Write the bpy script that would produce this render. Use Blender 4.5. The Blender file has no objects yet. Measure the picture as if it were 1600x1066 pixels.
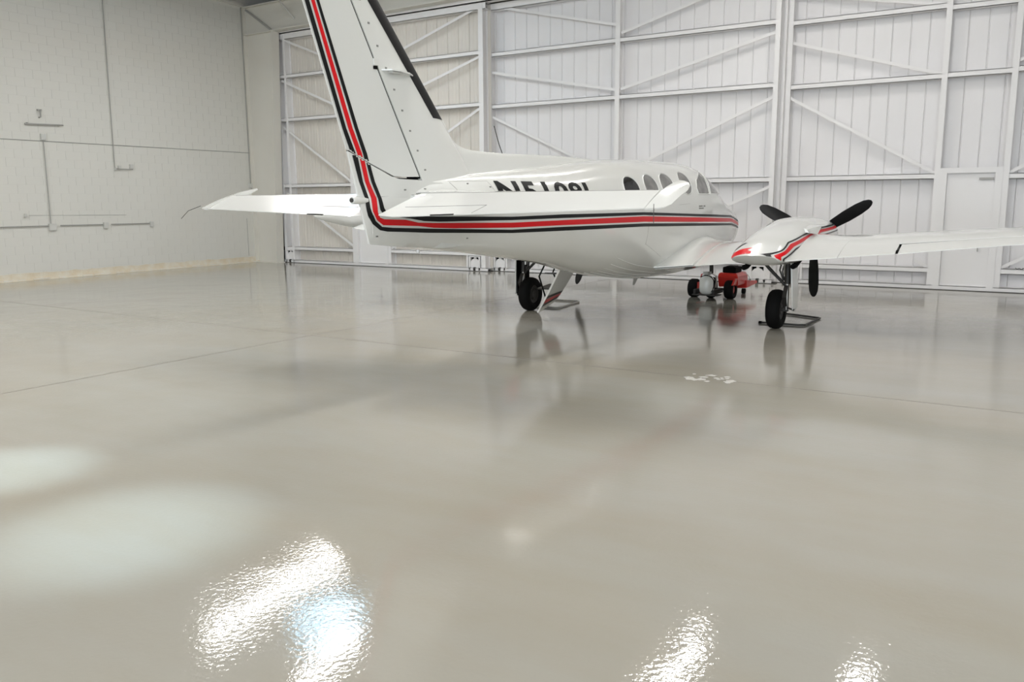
import bpy, math, random
import numpy as np
from mathutils import Vector, Matrix
from mathutils.bvhtree import BVHTree
random.seed(7)
sc = bpy.context.scene
COL = sc.collection
PI = math.pi
H = 1.762                      # eye height of the photographer
X0, Y0 = -4.965, 11.57         # point on the floor midway between the main wheels

# ------------------------------------------------------------ camera
cam = bpy.data.cameras.new('camera')
cam.lens = 1303.44 / 1600 * 36
cam.sensor_width = 36
cam.clip_end = 200
co = bpy.data.objects.new('camera', cam); COL.objects.link(co)
R_ = (0.8465030351, 0.5323409044, -0.0067655833)
D_ = (0.0826712769, -0.1439926173, -0.9861194584)
F_ = (-0.5259259183, 0.8341937951, -0.1658994898)
co.matrix_world = Matrix(((R_[0], -D_[0], -F_[0], 0), (R_[1], -D_[1], -F_[1], 0), (R_[2], -D_[2], -F_[2], H), (0, 0, 0, 1)))
sc.camera = co

# ------------------------------------------------------------ world, exposure
w = bpy.data.worlds.new('world'); sc.world = w; w.use_nodes = True
bg = w.node_tree.nodes['Background']
bg.inputs[0].default_value = (0.80, 0.90, 1.0, 1); bg.inputs[1].default_value = 1.4
sc.view_settings.view_transform = 'Standard'
sc.view_settings.look = 'None'
sc.view_settings.gamma = 1
sc.view_settings.exposure = 0.60
sc.view_settings.use_curve_mapping = False
sc.cycles.use_denoising = True
sc.cycles.max_bounces = 8
sc.cycles.diffuse_bounces = 5
sc.cycles.glossy_bounces = 4
sc.cycles.sample_clamp_indirect = 6

# daylight coming in through the big open doorway behind the photographer
def area(name, loc, rot, sx, sy, power, color):
    l = bpy.data.lights.new(name, 'AREA'); l.shape = 'RECTANGLE'; l.size = sx; l.size_y = sy
    l.energy = power; l.color = color
    o = bpy.data.objects.new(name, l); COL.objects.link(o); o.location = loc; o.rotation_euler = rot
    return o
area('daylight_door', (1.0, -9.8, 3.2), (PI/2, 0, 0), 20, 6.2, 640, (0.88, 0.94, 1.0))

# ------------------------------------------------------------ helpers
def tag(o, label=None, cat=None, group=None, kind=None):
    if label: o['label'] = label
    if cat: o['category'] = cat
    if group: o['group'] = group
    if kind: o['kind'] = kind
    return o

def empty(name, loc, rz=0, parent=None):
    o = bpy.data.objects.new(name, None); COL.objects.link(o)
    o.location = loc; o.rotation_euler = (0, 0, rz); o.empty_display_size = 0.2
    if parent: o.parent = parent
    return o

class MB:
    def __init__(s): s.v = []; s.f = []
    def add(s, v, f):
        n = len(s.v); s.v += [tuple(p) for p in v]; s.f += [tuple(i + n for i in q) for q in f]; return s
    def box(s, x0, x1, y0, y1, z0, z1):
        v = [(x, y, z) for x in (x0, x1) for y in (y0, y1) for z in (z0, z1)]
        return s.add(v, [(0, 1, 3, 2), (4, 6, 7, 5), (0, 4, 5, 1), (2, 3, 7, 6), (0, 2, 6, 4), (1, 5, 7, 3)])
    def bar(s, p, q, wd, hd, up=(0, 0, 1)):
        p = Vector(p); q = Vector(q); d = (q - p).normalized(); u = Vector(up)
        if abs(d.dot(u)) > .99: u = Vector((0, 1, 0))
        a = d.cross(u).normalized(); b = a.cross(d).normalized()
        v = [e + a * (i * wd / 2) + b * (j * hd / 2) for e in (p, q) for i in (-1, 1) for j in (-1, 1)]
        return s.add(v, [(0, 1, 3, 2), (4, 6, 7, 5), (0, 4, 5, 1), (2, 3, 7, 6), (0, 2, 6, 4), (1, 5, 7, 3)])
    def tube(s, pts, r, n=10):
        pts = [Vector(p) for p in pts]
        rs = r if isinstance(r, (list, tuple)) else [r] * len(pts)
        rings = []; prev = None
        for i, p in enumerate(pts):
            a = pts[max(i - 1, 0)]; b = pts[min(i + 1, len(pts) - 1)]
            d = (b - a).normalized()
            if prev is None:
                u = Vector((0, 0, 1)) if abs(d.z) < .9 else Vector((1, 0, 0))
            else: u = prev
            e1 = (u - d * u.dot(d)).normalized(); prev = e1; e2 = d.cross(e1)
            rings.append([p + (e1 * math.cos(t) + e2 * math.sin(t)) * rs[i] for t in [2 * PI * k / n for k in range(n)]])
        return s.loft(rings)
    def loft(s, rings, cap=True, closed=False):
        n = len(rings[0]); v = [p for r in rings for p in r]; f = []
        m = len(rings)
        for i in range(m if closed else m - 1):
            j = (i + 1) % m
            for k in range(n):
                l = (k + 1) % n
                f.append((i * n + k, i * n + l, j * n + l, j * n + k))
        if cap and not closed:
            f.append(tuple(range(n))[::-1]); f.append(tuple((m - 1) * n + k for k in range(n)))
        return s.add(v, f)
    def lathe(s, prof, c, axis, n=28, closed=False):
        # prof: (along, radius); axis 'x','y','z'
        ax = 'xyz'.index(axis); rings = []
        for a, r in prof:
            ring = []
            for k in range(n):
                t = 2 * PI * k / n; p = [0, 0, 0]
                p[ax] = a; p[(ax + 1) % 3] = r * math.cos(t); p[(ax + 2) % 3] = r * math.sin(t)
                ring.append((p[0] + c[0], p[1] + c[1], p[2] + c[2]))
            rings.append(ring)
        return s.loft(rings, cap=not closed, closed=closed)
    def build(s, name, mat, parent=None, smooth=None, label=None, bevel=0):
        me = bpy.data.meshes.new(name); me.from_pydata(s.v, [], s.f)
        me.validate(); me.update()
        import bmesh
        bm = bmesh.new(); bm.from_mesh(me); bmesh.ops.recalc_face_normals(bm, faces=bm.faces)
        if bevel:
            bmesh.ops.bevel(bm, geom=[e for e in bm.edges if len(e.link_faces) == 2 and e.calc_face_angle() > .6], offset=bevel, segments=2, affect='EDGES')
        bm.to_mesh(me); bm.free()
        me.materials.append(mat)
        if smooth is not None:
            for p in me.polygons: p.use_smooth = True
            me.set_sharp_from_angle(angle=math.radians(smooth))
        o = bpy.data.objects.new(name, me); COL.objects.link(o)
        if parent: o.parent = parent
        if label: o['label'] = label
        return o

def dup(o, parent=None, **kw):
    c = o.copy(); COL.objects.link(c)
    if parent: c.parent = parent
    for k, v in kw.items(): setattr(c, k, v)
    return c

# ------------------------------------------------------------ materials
def mat(name, col, rough=.5, metal=0, spec=.5, coat=0, emit=None, bump=None, var=None, alpha=None):
    m = bpy.data.materials.new(name); m.use_nodes = True; nt = m.node_tree; b = nt.nodes['Principled BSDF']
    b.inputs['Base Color'].default_value = (*col, 1); b.inputs['Roughness'].default_value = rough
    b.inputs['Metallic'].default_value = metal; b.inputs['Specular IOR Level'].default_value = spec
    if coat: b.inputs['Coat Weight'].default_value = coat; b.inputs['Coat Roughness'].default_value = .04
    if emit: b.inputs['Emission Color'].default_value = (*emit[0], 1); b.inputs['Emission Strength'].default_value = emit[1]
    if alpha is not None: b.inputs['Alpha'].default_value = alpha
    tc = nt.nodes.new('ShaderNodeTexCoord')
    if var:   # (scale, amount, second colour)
        n = nt.nodes.new('ShaderNodeTexNoise'); n.inputs['Scale'].default_value = var[0]; n.inputs['Detail'].default_value = 5
        nt.links.new(tc.outputs['Object'], n.inputs['Vector'])
        r = nt.nodes.new('ShaderNodeMapRange'); r.inputs[1].default_value = .35; r.inputs[2].default_value = .7; r.inputs[4].default_value = var[1]
        nt.links.new(n.outputs['Fac'], r.inputs[0])
        x = nt.nodes.new('ShaderNodeMix'); x.data_type = 'RGBA'; x.inputs[6].default_value = (*col, 1); x.inputs[7].default_value = (*var[2], 1)
        nt.links.new(r.outputs[0], x.inputs[0]); nt.links.new(x.outputs[2], b.inputs['Base Color'])
    if bump:
        n = nt.nodes.new('ShaderNodeTexNoise'); n.inputs['Scale'].default_value = bump[0]; n.inputs['Detail'].default_value = 3
        nt.links.new(tc.outputs['Object'], n.inputs['Vector'])
        bp = nt.nodes.new('ShaderNodeBump'); bp.inputs['Strength'].default_value = bump[1]; bp.inputs['Distance'].default_value = bump[2]
        nt.links.new(n.outputs['Fac'], bp.inputs['Height']); nt.links.new(bp.outputs[0], b.inputs['Normal'])
    return m

m_paint = mat('aircraft_white_paint', (.70, .71, .69), .16, coat=.6, var=(3, .25, (.67, .67, .63)))
m_fin = m_paint
m_black = mat('black_paint', (.006, .007, .008), .35, spec=.25)
m_red = mat('red_paint', (.66, .006, .012), .3, spec=.35)
m_boot = mat('rubber_boot', (.004, .004, .005), .5, spec=.2)
m_rub = mat('tyre_rubber', (.004, .004, .004), .75, spec=.15, bump=(60, .3, .002))
m_dark = mat('dark_metal', (.035, .033, .03), .5, metal=.3)
m_steel = mat('bare_steel', (.42, .41, .38), .35, metal=.8)
m_prop = mat('propeller_black', (.005, .005, .006), .4, spec=.25, var=(9, .1, (.03, .03, .03)))
m_gap = mat('shadow_gap_black', (.004, .004, .004), .8, spec=.1)  # black for shade painted into gaps, and for parts that are black themselves
m_glass_d = mat('black_window', (.006, .007, .008), .05)
m_glass = mat('grey_window', (.14, .14, .135), .08, var=(6, .8, (.25, .245, .235)))
m_seam = mat('panel_seam', (.22, .22, .21), .6)
m_lamp_glass = mat('lamp_lens', (.75, .75, .75), .1, coat=1)
m_door = mat('white_steel_paint', (.80, .79, .79), .45, bump=(30, .06, .004), var=(1.2, .25, (.74, .72, .70)))
m_clad = mat('white_cladding', (.78, .77, .78), .45, var=(.9, .4, (.72, .70, .68)))
m_clad_w = mat('warm_cladding', (.70, .665, .61), .5, var=(1.1, .5, (.62, .58, .52)))
m_wall = mat('painted_block', (.70, .69, .645), .55, bump=(45, .25, .004), var=(.6, .4, (.66, .64, .575)))
m_mort = mat('painted_mortar', (.66, .65, .605), .7)
m_cove = mat('stained_skirting', (.66, .57, .42), .7, bump=(25, .5, .01), var=(5, .9, (.72, .69, .60)))
m_colm = mat('column_paint', (.70, .68, .62), .5, var=(1.5, .4, (.65, .62, .55)))
m_ceil = mat('roof_deck', (.22, .21, .195), .8)
m_purl = mat('purlin_grey', (.34, .33, .30), .6)
m_pipe = mat('painted_conduit', (.36, .355, .335), .5)
m_box = mat('painted_outlet_box', (.60, .595, .565), .5)
m_tugr = mat('tug_red', (.50, .02, .012), .35, coat=.4, bump=(20, .1, .004))
m_tank = mat('tank_white', (.66, .67, .64), .25, coat=.4)
m_track = mat('dark_track', (.05, .048, .045), .6)
m_grey = mat('grey_paint', (.5, .5, .48), .5)
m_lampemit = mat('lamp_diffuser', (.9, .9, .9), .5, emit=((1.0, .98, .95), 15))
m_sky = mat('skylight_sheet', (.7, .8, .9), .5, emit=((.42, .74, 1.0), 9))

# floor: poured glossy epoxy
def floor_mat():
    m = bpy.data.materials.new('glossy_epoxy_floor'); m.use_nodes = True; nt = m.node_tree; N = nt.nodes; L = nt.links
    b = N['Principled BSDF']
    tc = N.new('ShaderNodeTexCoord')
    n1 = N.new('ShaderNodeTexNoise'); n1.inputs['Scale'].default_value = .35; n1.inputs['Detail'].default_value = 6; n1.inputs['Roughness'].default_value = .6
    mp = N.new('ShaderNodeMapping'); mp.inputs['Scale'].default_value = (.6, 1.6, 1)
    L.new(tc.outputs['Object'], mp.inputs[0]); L.new(mp.outputs[0], n1.inputs['Vector'])
    cr = N.new('ShaderNodeValToRGB'); cr.color_ramp.elements[0].position = .34; cr.color_ramp.elements[1].position = .66
    cr.color_ramp.elements[0].color = (.345, .318, .262, 1); cr.color_ramp.elements[1].color = (.375, .370, .338, 1)
    L.new(n1.outputs['Fac'], cr.inputs[0]); L.new(cr.outputs[0], b.inputs['Base Color'])
    b.inputs['Roughness'].default_value = .06
    b.inputs['IOR'].default_value = 1.5
    # orange-peel ripple of the poured coat
    n2 = N.new('ShaderNodeTexNoise'); n2.inputs['Scale'].default_value = 38; n2.inputs['Detail'].default_value = 2
    n3 = N.new('ShaderNodeTexNoise'); n3.inputs['Scale'].default_value = 1.3; n3.inputs['Detail'].default_value = 2
    L.new(tc.outputs['Object'], n2.inputs['Vector']); L.new(tc.outputs['Object'], n3.inputs['Vector'])
    b1 = N.new('ShaderNodeBump'); b1.inputs['Strength'].default_value = 1; b1.inputs['Distance'].default_value = .0007
    b2 = N.new('ShaderNodeBump'); b2.inputs['Strength'].default_value = 1; b2.inputs['Distance'].default_value = .005
    L.new(n2.outputs['Fac'], b1.inputs['Height']); L.new(n3.outputs['Fac'], b2.inputs['Height'])
    L.new(b2.outputs[0], b1.inputs['Normal']); L.new(b1.outputs[0], b.inputs['Normal'])
    return m
m_floor = floor_mat()

# ------------------------------------------------------------ room shell
XL, XR, YB, YF = -19.9, 12.0, -10.0, 18.6
fl = MB().box(XL - .3, XR, YB, YF, -.2, 0).build('floor', m_floor); tag(fl, kind='structure')
# saw-cut joints in the slab (thin dark filler strips a hair above the coat)
for seg in [((XL, 7.92), (XR, 7.92)), ((X0 - 3.2, 4.0), (X0 - 3.2, 17.2)), ((X0 + 6.3, 4.0), (X0 + 6.3, 17.2)), ((X0 - 3.2, YB), (X0 - 3.2, 4.0))]:
    (xa, ya), (xb, yb) = seg
    d = .006
    o = MB().box(min(xa, xb) - d, max(xa, xb) + d, min(ya, yb) - d, max(ya, yb) + d, -.01, .0008).build('floor_joint', mat('joint_filler', (.16, .145, .12), .4) if 'joint_filler' not in bpy.data.materials else bpy.data.materials['joint_filler'], fl)
# scuffed chalky patch on the floor coat
bpatch = MB()
for k in range(34):
    cx = X0 + 2.30 + random.uniform(-.24, .24); cy = Y0 - 3.62 + random.uniform(-.16, .16); r = random.uniform(.012, .055)
    ring = [(cx + r * random.uniform(.5, 1.3) * math.cos(t), cy + r * random.uniform(.5, 1.2) * math.sin(t)) for t in [2 * PI * i / 9 for i in range(9)]]
    bpatch.loft([[(x, y, -.001) for x, y in ring], [(x, y, .0012 + k * .00005) for x, y in ring]])
tag(bpatch.build('floor_scuff', mat('chalky_scuff', (.56, .55, .52), .35), fl), label='pale scuffed patch')

wl = MB().box(XL - .3, XL - .004, YB, YF, 0, 7.7).build('wall_left', m_mort); tag(wl, kind='structure')
bw, bh, g = .40, .20, .005
def block_mesh():
    b = MB().box(-.02, .0, g / 2, bw - g / 2, g / 2, bh - g / 2)
    o = b.build('block', m_wall, wl, bevel=.0012); return o
proto = block_mesh(); first = True; cells = []
for r in range(37):
    off = (r % 2) * bw / 2
    k0 = int((8.6 - off) / bw); k1 = int((17.55 - off) / bw)
    for k in range(k0, k1 + 1):
        y = off + k * bw
        if y + bw > 17.75: continue
        cells.append((y, r * bh))
cells.sort(key=lambda c: (c[0] - 0) ** 2 + (XL) ** 2 + (c[1] - H) ** 2 + (0 if c[0] > 9.4 else 900) + (0 if c[1] < 5.5 + (c[0] - 9.4) * .25 else 900))
for y, z in cells[:299]:
    o = proto if first else dup(proto, wl); first = False
    o.location = (XL, y, z)
st = MB()
for y, z in cells[299:]:
    st.box(XL - .02, XL, y + g / 2, y + bw - g / 2, z + g / 2, z + bh - g / 2)
st.box(XL - .02, XL - .0, YB, 8.4, 0, 7.4)
tag(st.build('block', m_wall, wl), kind='stuff')
wr = MB().box(XR, XR + .3, YB, YF, 0, 7.7).build('wall_right', m_wall); tag(wr, kind='structure')
wb = MB().box(XL, -9.5, YB - .3, YB, 0, 7.7).box(11.5, XR, YB - .3, YB, 0, 7.7).box(-9.5, 11.5, YB - .3, YB, 6.6, 7.7).build('wall_back', m_wall); tag(wb, kind='structure')
# end wall framing beyond the sliding doors (seen only above them)
wf = MB().box(XL, XR, YF - .1, YF + .1, 0, 7.7).build('wall_front', m_clad); tag(wf, kind='structure')
ce = MB().box(XL - .3, XR, YB, YF, 7.75, 7.9).build('ceiling', m_ceil); tag(ce, kind='structure')
for k in range(17):
    y = YB + .9 + k * 1.72
    MB().box(XL, XR, y - .04, y + .04, 7.52, 7.75).box(XL, XR, y - .04, y + .06, 7.50, 7.52).build('purlin', m_purl, ce)
for y in (-3.5, 3.4, 10.3):
    MB().box(XL, XR, y - .012, y + .012, 7.05, 7.5).box(XL, XR, y - .1, y + .1, 7.03, 7.05).build('rafter', m_purl, ce)
# eave strut on top of the block wall
MB().box(XL, XL + .08, YB, 17.3, 7.28, 7.36).box(XL - .3, XL + .02, YB, 17.3, 7.36, 7.5).build('eave_strut', m_colm, ce)

# stained, uneven cove along the foot of the block wall
cv = []; n = 90
for i in range(n + 1):
    y = 4 + (17.35 - 4) * i / n; t = .17 + random.uniform(-.015, .015); e = .035 + random.uniform(-.01, .012)
    cv.append([(XL - .01, y, t), (XL + .012, y, t), (XL + .02, y, .05), (XL + e + .02, y, .02), (XL + e + .035, y, 0), (XL - .01, y, 0)])
bl = MB().loft(cv).build('baseboard_left', m_cove, smooth=50); tag(bl, kind='structure')
wl2 = MB()
for i in range(26):
    y = 9.2 + i * .31 + random.uniform(0, .1)
    wl2.box(XL + .02, XL + .062, y, y + random.uniform(.1, .28), .018, .032)
wl2.build('flaked_edge', mat('flaked_white', (.75, .73, .68), .6), bl)

# corner column (tapered rigid frame) and the rafter over the doors
cyw = 17.28
col = MB()
def prism(mb, quad, y0, y1):   # quad in x,z
    mb.loft([[(x, y0, z) for x, z in quad], [(x, y1, z) for x, z in quad]])
prism(col, [(XL, 0), (-18.99, 0), (-18.72, 6.5), (XL, 6.5)], cyw - .01, cyw + .01)
o = col.build('column_web', m_colm)
colroot = empty('trim_1', (0, 0, 0)); tag(colroot, kind='structure'); o.parent = colroot
f2 = MB(); prism(f2, [(-18.99, 0), (-18.965, 0), (-18.695, 6.5), (-18.72, 6.5)], cyw - .14, cyw + .13)
f2.box(XL, XL + .03, cyw - .13, cyw + .13, 0, 7.3); f2.build('column_flange', m_colm, colroot)
MB().box(XL, -18.9, cyw - .16, cyw + .13, 0, .02).build('base_plate', m_colm, colroot)
rf = MB(); prism(rf, [(XL, 6.52), (XR, 6.78), (XR, 7.5), (XL, 7.24)], cyw - .01, cyw + .01)
rf.build('rafter_web', m_colm, colroot)
rf = MB(); prism(rf, [(XL, 6.49), (XR, 6.75), (XR, 6.78), (XL, 6.52)], cyw - .13, cyw + .13)
prism(rf, [(XL, 7.24), (XR, 7.5), (XR, 7.53), (XL, 7.27)], cyw - .13, cyw + .13); rf.build('rafter_flange', m_colm, colroot)
rf = MB(); rf.bar((XL + .1, cyw - .07, 7.2), (-18.75, cyw - .07, 6.52), .05, .02, up=(0, 1, 0)); rf.build('haunch_stiffener', m_pipe, colroot)
rf = MB().tube([(-18.0, 16.1, 7.72), (-17.9, cyw - .03, 6.75)], .018); rf.build('flange_brace', m_box, colroot)

# ------------------------------------------------------------ sliding hangar doors
def bars(mb, pts, *a): mb.bar(*pts, *a)
GZ = [.40, 2.17, 4.05, 5.28]          # girt heights
LOD = dict(cp=None)
def chan(mb, xa, xb, z, y, h=.10, d=.16):  # a C-shaped girt lying flat, open side up
    mb.box(xa, xb, y, y + .012, z - h / 2, z + h / 2)
    mb.box(xa, xb, y, y + d, z - h / 2, z - h / 2 + .01)
    mb.box(xa, xb, y, y + d, z + h / 2 - .01, z + h / 2)
def panel_mesh(pw, z0, z1, rib=True):
    # one ribbed sheet: flat pan with a raised lap rib on each side
    prof = [(0, 0), (.012, -.024), (.030, -.024), (.042, 0), (pw * .36, 0), (pw * .36 + .008, -.006), (pw * .36 + .03, -.006), (pw * .36 + .038, 0),
            (pw * .68, 0), (pw * .68 + .008, -.006), (pw * .68 + .03, -.006), (pw * .68 + .038, 0), (pw - .004, 0)]
    if not rib: prof = [(0, 0), (.008, -.009), (.016, -.009), (.024, 0), (pw * .5, -.0015), (pw - .004, 0)]
    back = [(pw - .004, .012), (0, .012)]
    ring = prof + back
    return MB().loft([[(x, y, z0) for x, y in ring], [(x, y, z1) for x, y in ring]])

def leaf(idx, x0, x1, Y, posts, diags, zt=6.45, z_pan=(.02, 6.45), skip=None, girt_spans=None, wheels=(), base_dark=True):
    root = empty('door_%d' % idx, (0, 0, 0)); tag(root, kind='structure')
    for (xa, xb) in posts:
        zp = .40 if xb - xa < .06 else zt
        mb = MB().box(xa, xb, Y - .02, Y + .0, .02, zp).box((xa + xb) / 2 - .006, (xa + xb) / 2 + .006, Y, Y + .20, .02, zp).box(xa, xb, Y + .20, Y + .215, .02, zp)
        mb.build('post', m_door, root)
    for (xa, xb, zs) in girt_spans:
        for z in zs:
            mb = MB(); chan(mb, xa, xb, z, Y - .005); mb.build('girt', m_door, root)
    mb = MB(); chan(mb, x0, x1, zt - .06, Y - .01, h=.16, d=.2); mb.build('top_rail', m_door, root)
    mb = MB().box(x0, x1, Y - .03, Y - .015, .01, .085).box(x0, x1, Y - .03, Y + .2, .075, .085); mb.build('bottom_rail', m_door, root)
    for (p, q) in diags:
        mb = MB(); mb.bar((p[0], Y + .05, p[1]), (q[0], Y + .05, q[1]), .075, .008, up=(0, 0, 1)); mb.bar((p[0], Y + .015, p[1]), (q[0], Y + .015, q[1]), .008, .06, up=(0, 0, 1))
        mb.build('diagonal_brace', m_door, root)
    pw = (x1 - x0) / round((x1 - x0) / .325)
    n = round((x1 - x0) / pw); pr = None
    for k in range(-1 if idx > 1 else 0, n):
        xa = x0 + k * pw
        if skip and skip[0] < xa + pw / 2 < skip[1]:
            o = panel_mesh(pw, skip[2], z_pan[1], idx == 1).build('cladding_panel', m_clad_w if idx == 1 else m_clad, root); o.location = (xa, Y + .215, 0); continue
        if pr is None:
            pr = o = panel_mesh(pw, *z_pan, idx == 1).build('cladding_panel', m_clad_w if idx == 1 else m_clad, root)
        else: o = dup(pr, root)
        o.location = (xa, Y + .215, 0)
    for xw in wheels:
        # white wheel guard before a black block painting the recess shade, foot of leaf
        MB().box(xw - .15, xw + .15, Y + .04, Y + .16, .03, .34).build('wheel_housing', m_gap, root)
        a = [(-.13, .04), (.13, .04), (.13, .235), (.075, .30), (.03, .315), (.03, .35), (-.03, .35), (-.03, .315), (-.075, .30), (-.13, .235)]
        MB().loft([[(xw + x, Y + .0, z) for x, z in a], [(xw + x, Y + .03, z) for x, z in a]]).build('wheel_guard', m_door, root)
        MB().lathe([(-.03, .015), (-.03, .05), (.03, .05), (.03, .015)], (xw, Y + .0, .05), 'x', 18).build('roller', m_dark, root)
        MB().box(xw - .17, xw + .17, Y - .03, Y + .16, .35, .375).build('housing_lid', m_door, root)
        for e_ in (-1, 1): MB().box(xw + e_ * .15 - .02, xw + e_ * .15 + .02, Y - .03, Y + .16, .02, .35).build('housing_side', m_door, root)
    MB().box(x0 - .1, x1 + .1, Y - .07, Y - .05, -.01, .012).box(x0 - .1, x1 + .1, Y + .04, Y + .06, -.01, .012).build('floor_track', m_track, root)
    return root

def person_door(root, xa, xb, Y, zt, knob_x=None):
    MB().box(xa, xb, Y + .04, Y + .085, .045, zt).build('door_panel', m_door, root, bevel=.004)
    MB().box(xa - .12, xa, Y - .035, Y + .09, 0, zt + .10).box(xb, xb + .12, Y - .035, Y + .09, 0, zt + .10).box(xa, xb, Y - .035, Y + .09, zt, zt + .10).build('door_frame', m_door, root)
    MB().box(xa, xb, Y + .0, Y + .06, .022, .043).build('threshold', m_track, root)
    if knob_x:
        MB().lathe([(-.02, .02), (-.045, .012), (-.06, .03), (-.085, .034), (-.10, .02)], (knob_x, Y + .06, 1.05), 'y', 14).build('door_knob', m_steel, root, smooth=40)
        MB().box(xb - .26, xb - .02, Y + .0, Y + .04, zt - .13, zt - .09).build('door_closer', m_pipe, root)
        MB().box(xb - .2, xb - .185, Y - .02, Y + .02, .75, .95).build('pull_handle', m_pipe, root)

A_Y, B_Y, C_Y = 17.50, 17.76, 18.12
leafA = leaf(1, -19.0, -11.72, A_Y, [(-18.97, -18.87), (-18.65, -18.58), (-16.26, -16.16), (-14.98, -14.88), (-12.38, -12.33), (-11.93, -11.80)],
     [((-18.8, 6.36), (-16.2, 5.38)), ((-18.8, 5.20), (-16.2, 4.18)), ((-18.8, 3.90), (-16.2, 2.28)), ((-18.8, 2.02), (-16.2, .50)),
      ((-14.9, 5.45), (-11.95, 6.38)), ((-14.9, 4.32), (-11.95, 5.22)), ((-14.9, 2.45), (-11.95, 4.0)), ((-14.9, .5), (-11.95, 2.1))],
     skip=(-16.1, -15.0, 2.3), girt_spans=[(-18.87, -16.26, [.42, 2.23, 4.10, 5.30]), (-14.88, -11.93, [.43, 2.23, 4.10, 5.32]), (-16.16, -14.98, [4.10, 5.30])],
     wheels=(-18.76, -12.13))
person_door(leafA, -16.04, -15.10, A_Y, 2.12, -15.2)
leafB = leaf(2, -11.83, -4.72, B_Y, [(-11.84, -11.72), (-11.36, -11.31), (-8.40, -8.29), (-5.24, -5.19), (-4.86, -4.76)],
     [((-11.75, 6.42), (-8.4, 5.62)), ((-11.8, 4.88), (-8.4, 4.22)), ((-11.8, 3.84), (-8.4, 2.30)), ((-8.27, 5.43), (-4.8, 6.36)), ((-8.27, 4.22), (-4.8, 5.10)),
      ((-8.25, 2.36), (-4.77, 3.86)), ((-8.25, .55), (-4.77, 2.05)), ((-11.8, 2.05), (-8.4, .55))],
     girt_spans=[(-11.72, -8.40, [.42, 2.16, 4.05, 5.28]), (-8.29, -4.86, [.42, 2.16, 4.05, 5.28])], wheels=(-11.54, -5.02))
leafC = leaf(3, -4.74, 2.5, C_Y, [(-4.72, -4.60), (-4.24, -4.19), (-1.82, -1.72), (-.68, -.58), (2.3, 2.4)],
     [((-4.7, 5.85), (-1.8, 5.30)), ((-4.69, 4.92), (-1.81, 4.06)), ((-4.66, 3.84), (-1.80, 2.22)), ((-2.05, .56), (-1.82, .42)), ((-.6, 2.2), (2.3, 3.95)), ((-.6, .45), (2.3, 2.1)), ((-.6, 4.2), (2.3, 5.2))],
     skip=(-1.72, -.66, 2.3), girt_spans=[(-4.60, -1.82, [.37, 2.17, 4.02, 5.28]), (-1.72, -.68, [4.03, 5.24]), (-.58, 2.3, [.39, 2.15, 4.05, 5.25])], wheels=(-4.42,))
person_door(leafC, -1.60, -.80, C_Y, 2.22, -.88)
MB().box(-4.79, -4.70, 17.98, 18.3, .02, 6.4).build('weather_strip', m_door, leafC)  # white strip added to cover the dark gap between the leaves
# header above the doors
hd = empty('trim_2', (0, 0, 0)); tag(hd, kind='structure')
MB().box(-18.7, XR, 17.42, 17.46, 6.46, 6.62).box(-18.7, XR, 17.42, 17.62, 6.46, 6.48).build('door_header', m_door, hd)
MB().box(-18.7, XR, 17.44, 17.50, 6.62, 6.66).build('header_gap', m_gap, hd)
MB().box(-19.0, XR, 17.52, 18.45, 6.5, 6.55).build('track_cover', m_colm, hd)
# black end bumper of the first door
MB().box(-19.06, -18.98, A_Y - .06, A_Y + .15, .36, .46).box(-19.05, -18.9, A_Y - .1, A_Y + .2, 0, .02).build('door_stop', m_gap, leafA)
# coiled cable left on the girt
cb = MB().tube([(-.35 + i * .018, C_Y - .0 + .03 * math.sin(i * .9), .452 + .012 * math.cos(i * 1.7)) for i in range(50)], .006, 6)
tag(cb.build('cable', m_dark, None), 'thin dark cable lying along the low girt at the right-hand end of the doors', 'cable')

# ------------------------------------------------------------ conduits on the left wall
def conduit(name, label, pts, boxes, r=.012, cat='pipe', clips=True):
    b = Vector(pts[0][0])
    e = empty(name, b); tag(e, label, cat)
    for p in pts:
        MB().tube([tuple(Vector(q) - b) for q in p], r, 8).build('tube', m_pipe, e)
    for (y, z, sy, sz) in boxes:
        MB().box(XL + .001 - b.x, XL + .07 - b.x, y - sy / 2 - b.y, y + sy / 2 - b.y, z - sz / 2 - b.z, z + sz / 2 - b.z).build('junction_box', m_box, e, bevel=.004)
    return e
xw = XL + .034
conduit('electrical_conduit', 'tall thin grey conduit dropping from the eave to a short shelf of fittings', [[(xw, 12.87, 7.28), (xw, 12.82, 2.66), (xw + .03, 12.84, 2.62), (xw + .03, 13.3, 2.62)]], [(12.95, 2.67, .07, .07), (13.28, 2.69, .09, .11), (12.84, 2.62, .04, .06)], .011)
conduit('electrical_conduit', 'long thin conduit running level across the whole block wall', [[(XL + .01, 3.0, 3.215), (XL + .01, 10.1, 3.21), (XL + .01, 13.5, 3.205), (XL + .01, 17.5, 3.20)]], [], .009)
e = empty('wall_bracket', (XL, 11.1, 3.6)); tag(e, 'short horizontal pipe bracket high on the block wall above the square outlet', 'bracket')
MB().tube([(.05, -.42, -.03), (.05, .48, 0)], .018, 8).build('bar', m_pipe, e)
for y in (-.35, .38): MB().tube([(0, y, -.01), (.05, y, -.01)], .02, 8).build('standoff', m_pipe, e)
e = empty('pipe_hook', (XL, 11.05, 3.85)); tag(e, 'small bent grey hook on the wall over the horizontal bracket', 'hook')
MB().tube([(0, .03, .06), (.07, .03, .06), (.08, .0, .0), (.07, 0, -.1), (.0, 0, -.11)], .018, 8).build('bend', m_pipe, e)
MB().box(0, .05, -.04, .04, .035, .075).build('flange', m_pipe, e)
conduit('electrical_conduit', 'vertical conduit from the upper square outlet down to the low row of sockets', [[(xw, 11.08, 3.24), (xw, 11.07, 1.3)]], [(11.08, 3.30, .11, .14)], .010)
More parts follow.
